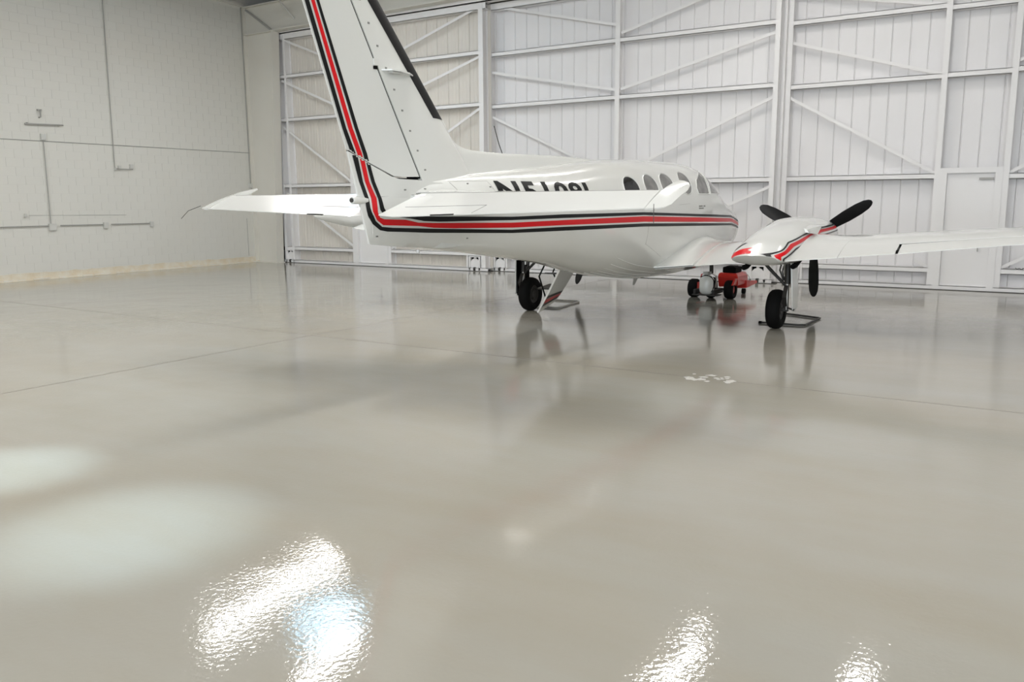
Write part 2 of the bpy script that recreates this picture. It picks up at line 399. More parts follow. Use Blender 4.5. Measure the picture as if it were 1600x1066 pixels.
conduit('electrical_conduit', 'low horizontal conduit linking three socket boxes along the block wall', [[(xw, 6.0, 1.25), (xw, 11.0, 1.25)], [(xw, 11.3, 1.25), (xw, 12.38, 1.245)], [(xw, 12.6, 1.245), (xw, 13.68, 1.24)]],
        [(11.1, 1.22, .17, .16), (12.45, 1.22, .12, .15), (13.74, 1.22, .09, .13)], .013)
conduit('electrical_conduit', 'faint thin conduit just above the row of sockets', [[(XL + .008, 10.6, 1.5), (XL + .008, 13.05, 1.47)]], [(10.5, 1.5, .05, .08)], .004)
conduit('electrical_conduit', 'corner conduit running down beside the steel column to a small grey box', [[(XL + .035, 17.1, 7.25), (XL + .035, 17.1, 2.3)]], [(17.1, 2.25, .1, .12)], .014)
conduit('electrical_conduit', 'very thin vertical conduit at the foot of the wall beside the column', [[(XL + .02, 16.9, 1.3), (XL + .02, 16.9, .2)]], [], .006)

# ------------------------------------------------------------ ceiling lamps
def high_bay(x, y, ln, wd, power, label, rot=0.0, col=(1.0, .96, .90), em=m_lampemit):
    e = empty('ceiling_light', (x, y, 7.05), rot); tag(e, label, 'lamp', 'long fluorescent lights hung under the roof')
    MB().box(-wd / 2, wd / 2, -ln / 2, ln / 2, 0, .08).build('housing', m_grey, e)
    MB().box(-wd / 2 + .03, wd / 2 - .03, -ln / 2 + .03, ln / 2 - .03, -.02, 0).build('diffuser', em, e)
    for s in (-1, 1): MB().tube([(0, s * ln * .4, .08), (0, s * ln * .4, .7)], .008, 6).build('hanger', m_grey, e)
    l = bpy.data.lights.new('lamp_light', 'AREA'); l.shape = 'RECTANGLE'; l.size = wd; l.size_y = ln; l.energy = power; l.color = col
    o = bpy.data.objects.new('lamp_light', l); COL.objects.link(o); o.parent = e; o.location = (0, 0, -.03)
    return e
LP = 66
high_bay(-14.1, 12.4, 4.8, .32, LP, 'long bright fluorescent light nearest the block wall, over the door end', math.radians(7))
high_bay(-11.15, 10.9, 1.9, .3, LP * .6, 'shorter bright fluorescent light second from the block wall', math.radians(10))
high_bay(-5.1, 13.6, 3.4, .2, LP * .8, 'bright fluorescent light above the nose of the aeroplane')
high_bay(-2.1, 14.9, 1.3, .25, LP * .4, 'small bright fluorescent light above the pedestrian door')
NM = ['beside the block wall, over the bare floor', 'over the tail of the aeroplane', 'behind the right wing', 'right of the aeroplane wing tip', 'behind the photographer, left of the doorway', 'behind the photographer, in the middle of the doorway', 'far right beside the open doorway', 'right of the doors, near the far right wall', 'in the rear left corner of the hangar']
for i_, (x, y) in enumerate([(-14.5, 3.5), (-9.5, 5.5), (-4.5, 6.5), (1.5, 6.5), (-9.0, -2), (-2.0, -2), (5.5, 0), (6.5, 9.5), (-14.5, -3)]):  # nine unseen lights added to light the hangar from above
    high_bay(x, y, 3.4, .5, LP, 'long fluorescent light under the roof, ' + NM[i_])
e = empty('skylight', (-12.75, 12.45, 7.45)); tag(e, 'pale blue translucent roof panel between the two lights', 'skylight')
MB().box(-.55, .55, -.75, .75, 0, .03).build('sheet', m_sky, e)
MB().box(-.6, -.55, -.8, .8, -.03, .05).box(.55, .6, -.8, .8, -.03, .05).box(-.55, .55, -.8, -.75, -.03, .05).box(-.55, .55, .75, .8, -.03, .05).build('frame', m_grey, e)
# two assumed cold spots, added to make the light pools at the left
for i, (x, y, rad, pw) in enumerate([(-5.75, 2.75, .55, 1500), (-4.10, 2.52, .72, 1250)]):
    e = empty('spot_lamp', (x, y, 7.0)); tag(e, ['cold white spot lamp over the left edge of the bare floor', 'cold white spot lamp over the bare floor, nearer the camera'][i], 'lamp', 'cold spot lamps under the roof')
    MB().lathe([(0, .12), (0, .13), (.12, .10), (.25, .05), (.45, .04)], (0, 0, 0), 'z', 20).build('shade', m_grey, e, smooth=40)
    l = bpy.data.lights.new('spot', 'SPOT'); l.energy = pw; l.spot_size = 2 * math.atan(rad * 1.25 / 6.9); l.spot_blend = 1; l.color = (.60, .84, 1.0); l.shadow_soft_size = .1
    o = bpy.data.objects.new('spot', l); COL.objects.link(o); o.parent = e; o.location = (0, 0, -.02)

#AIRCRAFT
# ------------------------------------------------------------ aeroplane (x = right, y = forward, z = up from the main wheels)
def pchip(xs, ys, x):
    xs = np.array(xs, float); ys = np.array(ys, float); x = np.atleast_1d(np.array(x, float))
    o = np.argsort(xs); xs = xs[o]; ys = ys[o]
    h = np.diff(xs); d = np.diff(ys) / h; m = np.zeros_like(ys)
    for i in range(1, len(xs) - 1):
        if d[i - 1] * d[i] > 0:
            w1 = 2 * h[i] + h[i - 1]; w2 = h[i] + 2 * h[i - 1]; m[i] = (w1 + w2) / (w1 / d[i - 1] + w2 / d[i])
    m[0] = d[0]; m[-1] = d[-1]
    k = np.clip(np.searchsorted(xs, x) - 1, 0, len(xs) - 2); t = (x - xs[k]) / h[k]
    return (2*t**3-3*t**2+1)*ys[k] + (t**3-2*t**2+t)*h[k]*m[k] + (-2*t**3+3*t**2)*ys[k+1] + (t**3-t**2)*h[k]*m[k+1]

plane = empty('airplane', (X0, Y0, 0))
tag(plane, 'white twin-engined propeller aeroplane with red and black stripes, parked facing the hangar doors', 'airplane')

# s, z bottom, z top, half width, z of greatest width, squareness
ST = [(-6.00, 1.42, 1.93, .035, 1.70, 2.0), (-5.6, 1.36, 1.955, .10, 1.68, 2.0), (-5.0, 1.29, 2.00, .20, 1.66, 2.1), (-4.0, 1.16, 2.08, .37, 1.62, 2.2), (-3.0, 1.02, 2.155, .52, 1.56, 2.3),
      (-2.2, .86, 2.235, .62, 1.50, 2.4), (-1.4, .74, 2.29, .69, 1.45, 2.5), (-.5, .655, 2.315, .71, 1.42, 2.55), (.4, .63, 2.32, .71, 1.40, 2.6), (.9, .64, 2.305, .71, 1.40, 2.6),
      (1.3, .66, 2.235, .70, 1.38, 2.55), (1.65, .69, 2.07, .68, 1.37, 2.5), (2.05, .72, 1.87, .645, 1.36, 2.45), (2.5, .77, 1.78, .575, 1.34, 2.4), (3.0, .85, 1.70, .47, 1.32, 2.3),
      (3.4, .98, 1.58, .32, 1.29, 2.15), (3.6, 1.10, 1.45, .18, 1.27, 2.0), (3.68, 1.20, 1.34, .07, 1.27, 2.0)]
SS = np.array(ST)
def fus(s):
    return [float(pchip(SS[:, 0], SS[:, k], s)[0]) for k in range(1, 6)]
def spow(v, p): return math.copysign(abs(v) ** p, v)
rings = []; NR = 56
sv = list(np.linspace(-6.0, 3.0, 64)) + [3.1, 3.2, 3.3, 3.4, 3.48, 3.55, 3.6, 3.64, 3.67, 3.68]
for s in sv:
    zb, zt, hw, zc, q = fus(s); ring = []
    for k in range(NR):
        t = 2 * PI * k / NR; c, sn = math.cos(t), math.sin(t)
        x = hw * spow(c, 2 / q); hgt = (zt - zc) if sn > 0 else (zc - zb)
        qq = q if sn < 0 else q * .94
        ring.append((x, s, zc + hgt * spow(sn, 2 / qq)))
    rings.append(ring)
fuse = MB().loft(rings).build('fuselage', m_paint, plane, smooth=50)

def bvh_of(objs):
    v = []; f = []
    for o in objs:
        n = len(v); mw = o.matrix_local
        v += [mw @ p.co for p in o.data.vertices]; f += [[i + n for i in p.vertices] for p in o.data.polygons]
    return BVHTree.FromPolygons(v, f)

def decal(name, mat_, bv, up, lo, side=1, N=80, Mx=5, off=.0035, parent=None, label=None, vary=False, origin=3.0):
    """paint film between two (s, z) lines laid on the skin found from the side"""
    def res(pl, n):
        pl = np.array(pl, float); d = np.r_[0, np.cumsum(np.hypot(*np.diff(pl, axis=0).T))]; t = np.linspace(0, d[-1], n)
        return np.c_[np.interp(t, d, pl[:, 0]), np.interp(t, d, pl[:, 1])]
    if len(up) == len(lo):      # keep the stations matched
        k = max(2, int(N / (len(up) - 1))); U = []; L = []
        for i in range(len(up) - 1):
            for j in range(k):
                t = j / k
                U.append([up[i][0]*(1-t)+up[i+1][0]*t, up[i][1]*(1-t)+up[i+1][1]*t]); L.append([lo[i][0]*(1-t)+lo[i+1][0]*t, lo[i][1]*(1-t)+lo[i+1][1]*t])
        U.append(list(up[-1])); L.append(list(lo[-1]))
    else: U = res(up, N); L = res(lo, N)
    mb = MB(); v = []; ok = []
    for a, b in zip(U, L):
        for j in range(Mx):
            t = j / (Mx - 1); s = a[0] * (1 - t) + b[0] * t; z = a[1] * (1 - t) + b[1] * t
            h = bv.ray_cast(Vector((side * origin, s, z)), Vector((-side, 0, 0)))
            if h[0] is None: v.append((0, s, z)); ok.append(False)
            else: v.append(tuple(h[0] + h[1] * off * (1 if h[1].x * side > 0 else -1))); ok.append(True)
    f = []
    for i in range(len(U) - 1):
        for j in range(Mx - 1):
            q = (i * Mx + j, i * Mx + j + 1, (i + 1) * Mx + j + 1, (i + 1) * Mx + j)
            if all(ok[k] for k in q): f.append(q)
    mb.add(v, f)
    return mb.build(name, mat_, parent or plane, smooth=60, label=label)

# --- solids from a grid of centre points and half thicknesses
def solid(mb, P, T, dv):
    R = len(P); C = len(P[0]); d = Vector(dv)
    a = [Vector(P[r][c]) + d * T[r][c] for r in range(R) for c in range(C)]
    b = [Vector(P[r][c]) - d * T[r][c] for r in range(R) for c in range(C)]
    f = []
    n = R * C
    for r in range(R - 1):
        for c in range(C - 1):
            i = r * C + c
            f.append((i, i + 1, i + C + 1, i + C)); f.append((n + i, n + i + C, n + i + C + 1, n + i + 1))
    for r in range(R - 1):
        for c in (0, C - 1):
            i = r * C + c; f.append((i, i + C, n + i + C, n + i))
    for c in range(C - 1):
        for r in (0, R - 1):
            i = r * C + c; f.append((i, i + 1, n + i + 1, n + i))
    return mb.add(a + b, f)
def naca(x, t=1.0):   # half thickness for thickness ratio t
    x = min(max(x, 0), 1)
    return 5 * t * (.2969 * math.sqrt(x) - .126 * x - .3516 * x**2 + .2843 * x**3 - .1015 * x**4)

# --- fin, dorsal, rudder (s, z)
TEp = [(1.38, -6.03), (1.76, -6.17), (2.19, -6.27), (3.3, -6.69), (3.86, -6.91)]
HGp = [(1.95, -5.36), (3.39, -6.19), (3.86, -6.465)]
LEp = [(1.90, -4.34), (2.53, -4.95), (3.46, -5.83), (3.80, -6.15), (3.86, -6.25)]
lin = lambda tab, z: float(np.interp(z, [a for a, b in tab], [b for a, b in tab])) if z >= tab[0][0] else tab[0][1] + (z - tab[0][0]) * (tab[1][1] - tab[0][1]) / (tab[1][0] - tab[0][0])
def finth(s, z):
    le = lin(LEp, z); te = lin(TEp, z); tc = .095
    x = (le - s) / (le - te)
    return max((le - te) * naca(x, tc) if x > 0 else 0, .004)
P = []; T = []
for z in np.linspace(1.93, 3.86, 26):
    a = lin(LEp, z); b = lin(HGp, z) + .012
    xs = [a - (a - b) * (u ** 1.8) for u in np.linspace(0, 1, 18)]
    P.append([(0, s, z) for s in xs]); T.append([max(finth(s, z), 0.0005 if i == 0 else .004) for i, s in enumerate(xs)])
fin = solid(MB(), P, T, (1, 0, 0)).build('vertical_stabilizer', m_paint, plane, smooth=35)
# dorsal fillet
P = []; T = []
dors = [(-4.9, 2.50), (-4.84, 2.40), (-4.76, 2.34), (-4.60, 2.288), (-4.40, 2.268), (-3.93, 2.262), (-3.2, 2.275), (-2.5, 2.285), (-1.9, 2.28), (-1.4, 2.27)]
Sd = np.linspace(-5.0, -1.45, 40)
for s in Sd:
    zt = float(pchip([a for a, b in dors], [b for a, b in dors], max(s, -4.9))[0]) if s > -4.9 else 2.50
    if s <= -4.9: zt = 2.53
    zb = fus(s)[1] - .06
    rows = [zb + (zt - zb) * t for t in np.linspace(0, 1, 9)]
    P.append([(0, s, z) for z in rows])
    T.append([max(.062 * (1 - .75 * t ** .8) * (1 if s < -2.6 else (1 + (s + 2.6) * .9)), .012) if t < 1 else .004 for t in np.linspace(0, 1, 9)])
solid(MB(), P, T, (1, 0, 0)).build('dorsal_fillet', m_paint, plane, smooth=50)
# tail cone fairing under the rudder
P = []; T = []
for u in np.linspace(0, 1, 20):
    s0 = -4.7; row = []; tr = []
    for v_ in np.linspace(0, 1, 12):
        zz0 = 1.395 + (1.255 - 1.395) * u + .09 * u ** 4; te = None
        # top edge follows the rudder foot
        st = -6.26 + (s0 + 6.26) * u
        zt = float(np.interp(st, [-6.26, -5.73, -5.36, -4.7], [2.180, 1.962, 1.952, 1.90]))
        sb = -6.03 + (s0 + 6.03) * u
        z = zz0 + (zt - zz0) * v_
        # trailing edge bows slightly
        s = sb + (st - sb) * v_
        row.append((0, s, z))
        edge = u * 1.33
        th = .010 + .085 * min(edge / .55, 1) ** .8
        if v_ in (0,): th = .012 + .02 * min(edge, 1)
        elif v_ < .12: th *= .75
        hw = fus(max(s, -6))[2]
        tr.append(min(th, max(hw * .9, .03)) if edge < .9 else hw * .6)
    P.append(row); T.append(tr)
fair = solid(MB(), P, T, (1, 0, 0)).build('tail_fairing', m_paint, plane, smooth=50)
# rudder: rows from the bent foot up
P = []; T = []
def rud_row(k):
    t = k; foot = [(-5.385, 1.985), (-5.50, 1.982), (-5.62, 1.980), (-5.735, 1.985), (-5.87, 2.04), (-6.0, 2.09), (-6.13, 2.145), (-6.26, 2.198)]
    ztop = 3.86; row = []
    for i, (s, z) in enumerate(foot):
        zz = z + (ztop - z) * t
        fr = i / 7
        h = lin(HGp, zz) - .012; te = lin(TEp, zz)
        fr0 = (-5.385 - s) / (-5.385 + 6.26)
        row.append((0, h + (te - h) * fr0, zz))
    return row
for k in np.linspace(0, 1, 26):
    r = rud_row(k); P.append(r); T.append([max(finth(p[1], p[2]), .004) for p in r])
rud = solid(MB(), P, T, (1, 0, 0)).build('rudder', m_paint, plane, smooth=35)
# black spar strip, its colour painting the shade in the gaps round the rudder
P = [[(0, lin(HGp, z) + d, z) for d in (.05, 0, -.04)] for z in np.linspace(1.97, 3.84, 8)]
T = [[finth(p[1], p[2]) - .012 for p in r] for r in P]
solid(MB(), P, T, (1, 0, 0)).build('rudder_gap', m_gap, plane)
mb = MB()
for (p, q) in [((-5.38, 1.965), (-5.735, 1.968)), ((-5.735, 1.968), (-6.255, 2.182))]:
    mb.bar((0, p[0], p[1]), (0, q[0], q[1]), .10 if p[0] > -5.5 else .03, .008 if p[0] > -5.5 else .006, up=(0, 0, 1))
mb.build('rudder_foot_gap', m_gap, plane)
# de-icing boot on the fin's leading edge
P = []; T = []
for z in np.linspace(2.53, 3.86, 22):
    a = lin(LEp, z) + .004
    xs = [a - u for u in (0, .003, .012, .03, .07, .13, .20)]
    P.append([(0, s, z) for s in xs]); T.append([finth(s - .004, z) + .004 if i else .001 for i, s in enumerate(xs)])
boot = solid(MB(), P, T, (1, 0, 0)).build('deicing_boot', m_boot, plane, smooth=40, label='black rubber leading-edge boot on the fin')
# rudder trim actuator fairing at mid hinge, small plate on the fin, rivets
for side in (1, -1):
    z = 2.93; s = lin(HGp, z)
    mb = MB().box(side * (finth(s, z)) - .012, side * finth(s, z) + .012, s - .03, s + .03, z - .025, z + .03)
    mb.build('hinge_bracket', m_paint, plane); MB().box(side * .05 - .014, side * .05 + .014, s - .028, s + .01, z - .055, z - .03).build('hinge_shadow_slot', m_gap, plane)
    # horizontal light guard plate
    zz = 2.88; pl = [(-5.86, .045), (-5.80, .13), (-5.72, .15), (-5.55, .12), (-5.36, .02), (-5.86, .02)]
    MB().loft([[(side * y, a, zz - .006 + (a + 5.86) * .0) for a, y in pl], [(side * y, a, zz + .006) for a, y in pl]]).build('light_guard_plate', m_paint, plane)
    MB().box(side * .10 - .02, side * .10 + .02, -5.78, -5.66, zz - .02, zz - .007).build('lamp_slot', m_grey, plane)
mb = MB()
for i in range(11):
    z = 2.05 + i * .17
    for side in (1, -1):
        s = lin(HGp, z) + .11; x = finth(s, z) * side
        mb.box(x - .003, x + .003, s - .012, s + .012, z - .008, z + .008)
tag(mb.build('rivet', m_seam, plane), kind='stuff')

# --- tail light pod
e = empty('tail_light', (0, -6.17, 1.775), parent=plane)
MB().tube([(0, .12, 0), (0, 0, 0), (0, -.045, 0), (0, -.055, 0)], [.035, .036, .034, .028], 16).build('housing', m_paint, e, smooth=40)
MB().lathe([(-.07, .008), (-.065, .018), (-.055, .02), (-.05, .018)], (0, 0, 0), 'y', 12).build('lens', m_dark, e, smooth=40)
e.rotation_euler = (0, 0, 0)

def nac_pt(sd, s, z, outer=True, off=.003):
    N_ = NACA; s = min(max(s, -1.06), 2.0)
    wi, wo, zb, zt, zc_, q = [float(pchip(N_[:, 0], N_[:, k], s)[0]) for k in range(1, 7)]
    def at(sn):
        c = math.sqrt(max(1 - sn * sn, 0)); w_ = wo if outer else -wi
        return (sd * (1.94 + w_ * spow(c, 2 / q)), zc_ + ((zt - zc_) if sn > 0 else (zc_ - zb)) * spow(sn, 2 / q))
    u = (z - zc_) / ((zt - zc_) if z > zc_ else (zc_ - zb)); u = max(min(u, .995), -.995)
    sn = spow(u, q / 2)
    x, zz = at(sn); x2, z2 = at(min(sn + .01, 1)); x1, z1 = at(sn - .01)
    n = Vector((z2 - z1, 0, -(x2 - x1))).normalized()
    if n.x * (x - sd * 1.94) + n.z * (zz - zc_) < 0: n = -n
    return Vector((x, s + (1.02 - zz) * 2.0 * min(max((-s - .8) / .22, 0), 1) * (1 if zz < 1.02 else 0), zz)) + n * off
# --- horizontal stabilisers and elevators
def rot_about(pt, hinge, ang):      # rotate in the s-z plane
    s, z = pt[1] - hinge[0], pt[2] - hinge[1]
    return (pt[0], hinge[0] + s * math.cos(ang) - z * math.sin(ang), hinge[1] + s * math.sin(ang) + z * math.cos(ang))
ZS = 1.80; DR = math.radians(18)
for sd in (1, -1):
    LEs = lambda y: -4.50 - .62 * (y - .1) / 2.35
    HGs = lambda y: -5.47 + .04 * (y - .1) / 2.35
    P = []; T = []
    for y in np.linspace(.05, 2.44, 16):
        a, b = LEs(y), HGs(y) + .015; ch = (a - b) * 1.55
        xs = [a - (a - b) * u ** 1.8 for u in np.linspace(0, 1, 12)]
        P.append([(sd * y, s, ZS) for s in xs]); T.append([max(ch * naca((a - s) / ch, .085), .001) for s in xs])
    solid(MB(), P, T, (0, 0, 1)).build('horizontal_stabilizer', m_paint, plane, smooth=35)
    P = []; T = []
    for y in np.linspace(.10, 2.46, 18):
        h = HGs(y) - .0; te = -6.03 + .27 * (y - .1) / 2.35
        if y < .2: h = -5.53
        row = []; tr = []
        for u in np.linspace(0, 1, 7):
            s = h - .012 + (te - h + .012) * u
            yy = y if u < .01 else y
            # inboard end is cut on the slant to clear the rudder
            y2 = yy + (.12 * (1 - u) if y < .12 else 0)
            row.append(rot_about((sd * y2, s, ZS), (h, ZS), DR)); tr.append(.036 * (1 - u) ** .9 + .004)
        P.append(row); T.append(tr)
    elv = solid(MB(), P, T, (0, -math.sin(DR), math.cos(DR))).build('elevator', m_paint, plane, smooth=40)
    # tip cap with the horn balance standing up ahead of the hinge
    P = []; T = []
    for i, y in enumerate([2.47, 2.52, 2.57, 2.61, 2.635]):
        a = [-5.06, -5.08, -5.12, -5.19, -5.31][i]; te = [-5.775, -5.77, -5.76, -5.73, -5.66][i]; row = []; tr = []
        for u in np.linspace(0, 1, 14):
            s = a + (te - a) * u
            row.append(rot_about((sd * y, s, ZS), (-5.43, ZS), DR if s < -5.43 else DR * .95)); tr.append((.032 * math.sin(PI * min(u * .9 + .06, 1)) + .003) * [1, .9, .75, .5, .15][i])
        P.append(row); T.append(tr)
    cap = solid(MB(), P, T, (0, -math.sin(DR), math.cos(DR))).build('elevator_horn', m_paint, elv, smooth=45)
    mb = MB(); mb.tube([(sd * 2.55, -5.78, 1.73), (sd * 2.60, -5.90, 1.68), (sd * 2.63, -5.97, 1.60)], .003, 6); mb.build('static_wick', m_dark, elv)
    # trim tab outline (thin groove filler)
    def ep(y, u, up=.0):
        h = HGs(y); te = -6.03 + .27 * (y - .1) / 2.35; s = h - .012 + (te - h + .012) * u
        p = rot_about((sd * y, s, ZS + .036 * (1 - u) ** .9 + .0045), (h, ZS), DR); return p
    mb = MB(); mb.tube([ep(.2, .62)] + [ep(y, .62) for y in np.linspace(.3, 1.05, 6)] + [ep(1.0, .97)], .0022, 5); mb.build('trim_tab_seam', m_seam, elv)
    mb = MB(); mb.bar(ep(.62, 1.0), ep(.84, 1.0), .02, .012); mb.build('tab_hinge', m_dark, elv)
    MB().tube([(sd * .05, HGs(.1) - .005, ZS + .034), (sd * 2.4, HGs(2.4) - .005, ZS + .034)], .005, 5).build('elevator_hinge_gap', m_seam, elv)
    # root fairing of the stabiliser
    P = []; T = []
    for y, c in ((.02, 1.0), (.12, .9), (.2, .6), (.26, .2)):
        P.append([(sd * y, s, ZS) for s in np.linspace(-4.35, -5.55, 12)]); T.append([.09 * c * math.sin(PI * min(max((i + .6) / 12, 0), 1)) + .004 for i in range(12)])
    solid(MB(), P, T, (0, 0, 1)).build('stabilizer_root_fairing', m_paint, plane, smooth=60)

# --- wings
def wsec(y, le, te, zle, zte, t, a=0., b=1., n=14):
    """closed airfoil ring between chord fractions a..b at span station y"""
    xs = [a + (b - a) * (.5 - .5 * math.cos(PI * i / (n - 1))) for i in range(n)]
    if a > .3: xs = list(np.linspace(a, b, n))
    c = le - te; top = []; bot = []
    for x in xs:
        s = le - c * x; zc = zle + (zte - zle) * x; h = c * naca(x, t); cam = c * .022 * 4 * x * (1 - x)
        top.append((y, s, zc + cam + h)); bot.append((y, s, zc + cam - h - (.002 if x > .98 else 0)))
    return top + bot[::-1]
W = [  # y, le, te, zle, zte, t
    (.35, 1.20, -.78, .93, .80, .17), (.75, 1.10, -.76, .965, .845, .16), (1.2, 1.06, -.75, 1.01, .895, .155), (1.9, 1.04, -.74, 1.08, .965, .15), (2.6, 1.00, -.70, 1.14, 1.015, .145),
    (3.5, .95, -.60, 1.215, 1.10, .14), (4.3, .91, -.52, 1.275, 1.185, .135), (5.42, .85, -.40, 1.36, 1.30, .13)]
for sd in (1, -1):
    mb = MB()
    inner = [w_ for w_ in W if w_[0] <= 3.5]
    mb.loft([[(sd * x, s, z) for x, s, z in wsec(*w_)] for w_ in inner])
    outer = [w_ for w_ in W if w_[0] >= 3.5]
    mb.loft([[(sd * x, s, z) for x, s, z in wsec(*w_, a=0, b=.765)] for w_ in outer])
    wing = mb.build('wing', m_paint, plane, smooth=40)
    mb = MB(); ail = [(3.53,) + tuple(W[5][1:])] + outer[1:-1] + [W[-1]]
    mb.loft([[(sd * x, s, z) for x, s, z in wsec(*w_, a=.783, b=1, n=6)] for w_ in ail])
    mb.build('aileron', m_paint, wing, smooth=40)
    mb = MB(); mb.loft([[(sd * x, s, z) for x, s, z in [(lambda r: r[0])(wsec(*w_, a=.77, b=.78, n=2)), wsec(*w_, a=.77, b=.78, n=2)[1], wsec(*w_, a=.77, b=.78, n=2)[2], wsec(*w_, a=.77, b=.78, n=2)[3]]] for w_ in outer])
    mb.v = [(x, s, z - .004 if True else z) for x, s, z in mb.v]
    mb.build('aileron_gap', m_gap, wing)
    mb = MB().box(sd * 3.515 - .008, sd * 3.515 + .008, -.59, -.24, 1.10, 1.14); mb.build('aileron_end_gap', m_gap, wing)
    # wing root fillet
    fil = []
    for y, k in ((.40, 1.0), (.55, .85), (.68, .6), (.80, .32), (.92, .12), (1.05, .02)):
        w_ = (y, 1.16 + .1 * k, -.80 - .10 * k, .95 + .035 * (y - .4) * 2 + .05 * k, .82 + (y - .35) * .11 + .015 * k, .148 + .127 * k)
        fil.append([(sd * x, s, z) for x, s, z in wsec(*w_)])
    MB().loft(fil).build('wing_root_fillet', m_paint, wing, smooth=60)
    # tip tank
    prof = [(-1.12, .010), (-1.06, .03), (-.9, .06), (-.5, .115), (0, .17), (.5, .215), (1.0, .23), (1.5, .215), (1.95, .16), (2.25, .09), (2.38, .03), (2.4, .005)]
    mb = MB().lathe(prof, (0, 0, 0), 'y', 26)
    zc = lambda s: 1.44 - .07 * s if s < 1 else 1.37 - .02 * (s - 1)
    mb.v = [(sd * 5.62 + x * .92, s, zc(s) + z) for x, s, z in mb.v]
    tt = mb.build('tip_tank', m_paint, wing, smooth=50)
    # engine nacelle: s, half width inner, half width outer, z bottom, z top, centre z
    NS = [(-1.06, .285, .29, .962, 1.06, .995, 2.6), (-.98, .315, .33, .935, 1.105, .995, 2.6), (-.85, .335, .36, .925, 1.185, 1.02, 2.5), (-.6, .355, .39, .91, 1.27, 1.04, 2.4), (-.2, .38, .42, .89, 1.365, 1.06, 2.4), (.3, .41, .43, .88, 1.44, 1.10, 2.4), (.8, .43, .44, .88, 1.495, 1.13, 2.4),
          (1.3, .44, .45, .89, 1.50, 1.16, 2.5), (1.7, .43, .44, .91, 1.485, 1.18, 2.5), (1.95, .40, .41, .94, 1.45, 1.19, 2.5), (2.05, .35, .36, .98, 1.41, 1.195, 2.5), (2.08, .2, .2, 1.06, 1.33, 1.195, 2.2)]
    NSa = np.array(NS); rg = []
    for s in list(np.linspace(-1.06, 1.95, 34)) + [2.0, 2.05, 2.08]:
        wi, wo, zb, zt, zc_, q = [float(pchip(NSa[:, 0], NSa[:, k], s)[0]) for k in range(1, 7)]; ring = []
        for k in range(40):
            t = 2 * PI * k / 40; c, sn = math.cos(t), math.sin(t)
            x = (wo if c > 0 else wi) * spow(c, 2 / q); z = zc_ + ((zt - zc_) if sn > 0 else (zc_ - zb)) * spow(sn, 2 / q)
            ring.append((sd * (1.94 + x), s + (1.02 - z) * 2.0 * min(max((-s - .8) / .22, 0), 1) * (1 if z < 1.02 else 0), z))
        rg.append(ring)
    NACA = NSa
    nac = MB().loft(rg).build('engine_nacelle', m_paint, plane, smooth=50)
    # fillet between nacelle and outer wing
    fl_ = []
    for y, k in ((2.2, 1.0), (2.38, .75), (2.52, .4), (2.68, .14), (2.86, .0)):
        fl_.append([(sd * x, s, z) for x, s, z in wsec(y, 1.0, -.71 - .20 * k, 1.08 + (y - 1.9) * .085 + .01 * k, .965 + (y - 1.9) * .075 + .0 * k, .138 + .045 * k)])
    MB().loft(fl_).build('nacelle_fillet', m_paint, nac, smooth=60)
    # air scoop and exhausts
    mb = MB().loft([[(sd * 2.28, .02, 1.37), (sd * 2.32, .02, 1.355), (sd * 2.35, .02, 1.31), (sd * 2.30, .02, 1.32)],
                    [(sd * 2.28, .36, 1.41), (sd * 2.43, .40, 1.395), (sd * 2.39, .34, 1.28), (sd * 2.33, .34, 1.31)]]); mb.build('air_scoop', m_paint, nac)
    for (yy, s) in ((1.70, -.55), (2.22, -.10)):
        MB().tube([(sd * yy, s + .25, .95), (sd * yy, s, .88), (sd * yy, s - .12, .875)], .035, 14).build('exhaust_pipe', m_gap, nac, smooth=40)
    # propeller
    pr = empty('propeller', (sd * 1.94, 2.17, 1.195), parent=plane)
    MB().lathe([(-.03, .10), (-.03, .165), (.02, .17), (.12, .155), (.25, .11), (.34, .055), (.38, .01)], (0, 0, 0), 'y', 26).build('spinner', m_paint, pr, smooth=40)
    base = math.radians(-87.5) if sd > 0 else math.radians(-109)
    for k in range(3):
        ang = base + k * 2 * PI / 3; rgs = []
        er = Vector((math.cos(ang), 0, math.sin(ang))); et = Vector((-math.sin(ang), 0, math.cos(ang)))
        for r, ch, tw, th in [(.12, .11, 55, .035), (.22, .135, 48, .03), (.35, .18, 38, .022), (.55, .20, 29, .016), (.75, .19, 23, .012), (.88, .155, 20, .009), (.945, .10, 19, .007), (.975, .04, 19, .004)]:
            tw = math.radians(tw); ring = []
            cd = et * math.cos(tw) * -1 + Vector((0, 1, 0)) * math.sin(tw); nd = er.cross(cd)
            for q in range(12):
                t = 2 * PI * q / 12; ring.append(er * (r if sd > 0 else r * 1.05) + cd * (ch / 2 * math.cos(t)) + nd * (th / 2 * math.sin(t)))
            rgs.append(ring)
        MB().loft(rgs).build('blade', m_prop, pr, smooth=40)
    # main landing gear
    g_ = empty('main_landing_gear', (sd * 1.97, 0, 0), parent=plane)
    wh = MB().lathe([(-.085, .15), (-.092, .19), (-.088, .235), (-.06, .262), (-.02, .272), (.02, .272), (.06, .262), (.088, .235), (.092, .19), (.085, .15), (.04, .13), (-.04, .13)], (0, 0, .268), 'x', 40, closed=True).build('tyre', m_rub, g_, smooth=50)
    MB().lathe([(-.07, .03), (-.075, .06), (-.05, .09), (-.07, .15), (.07, .15), (.05, .09), (.075, .06), (.07, .03)], (0, 0, .268), 'x', 28).build('wheel_hub', m_dark, g_, smooth=35)
    MB().tube([(sd * .13, .02, .98), (sd * .135, 0, .62)], .042, 16).build('oleo_cylinder', m_dark, g_, smooth=40)
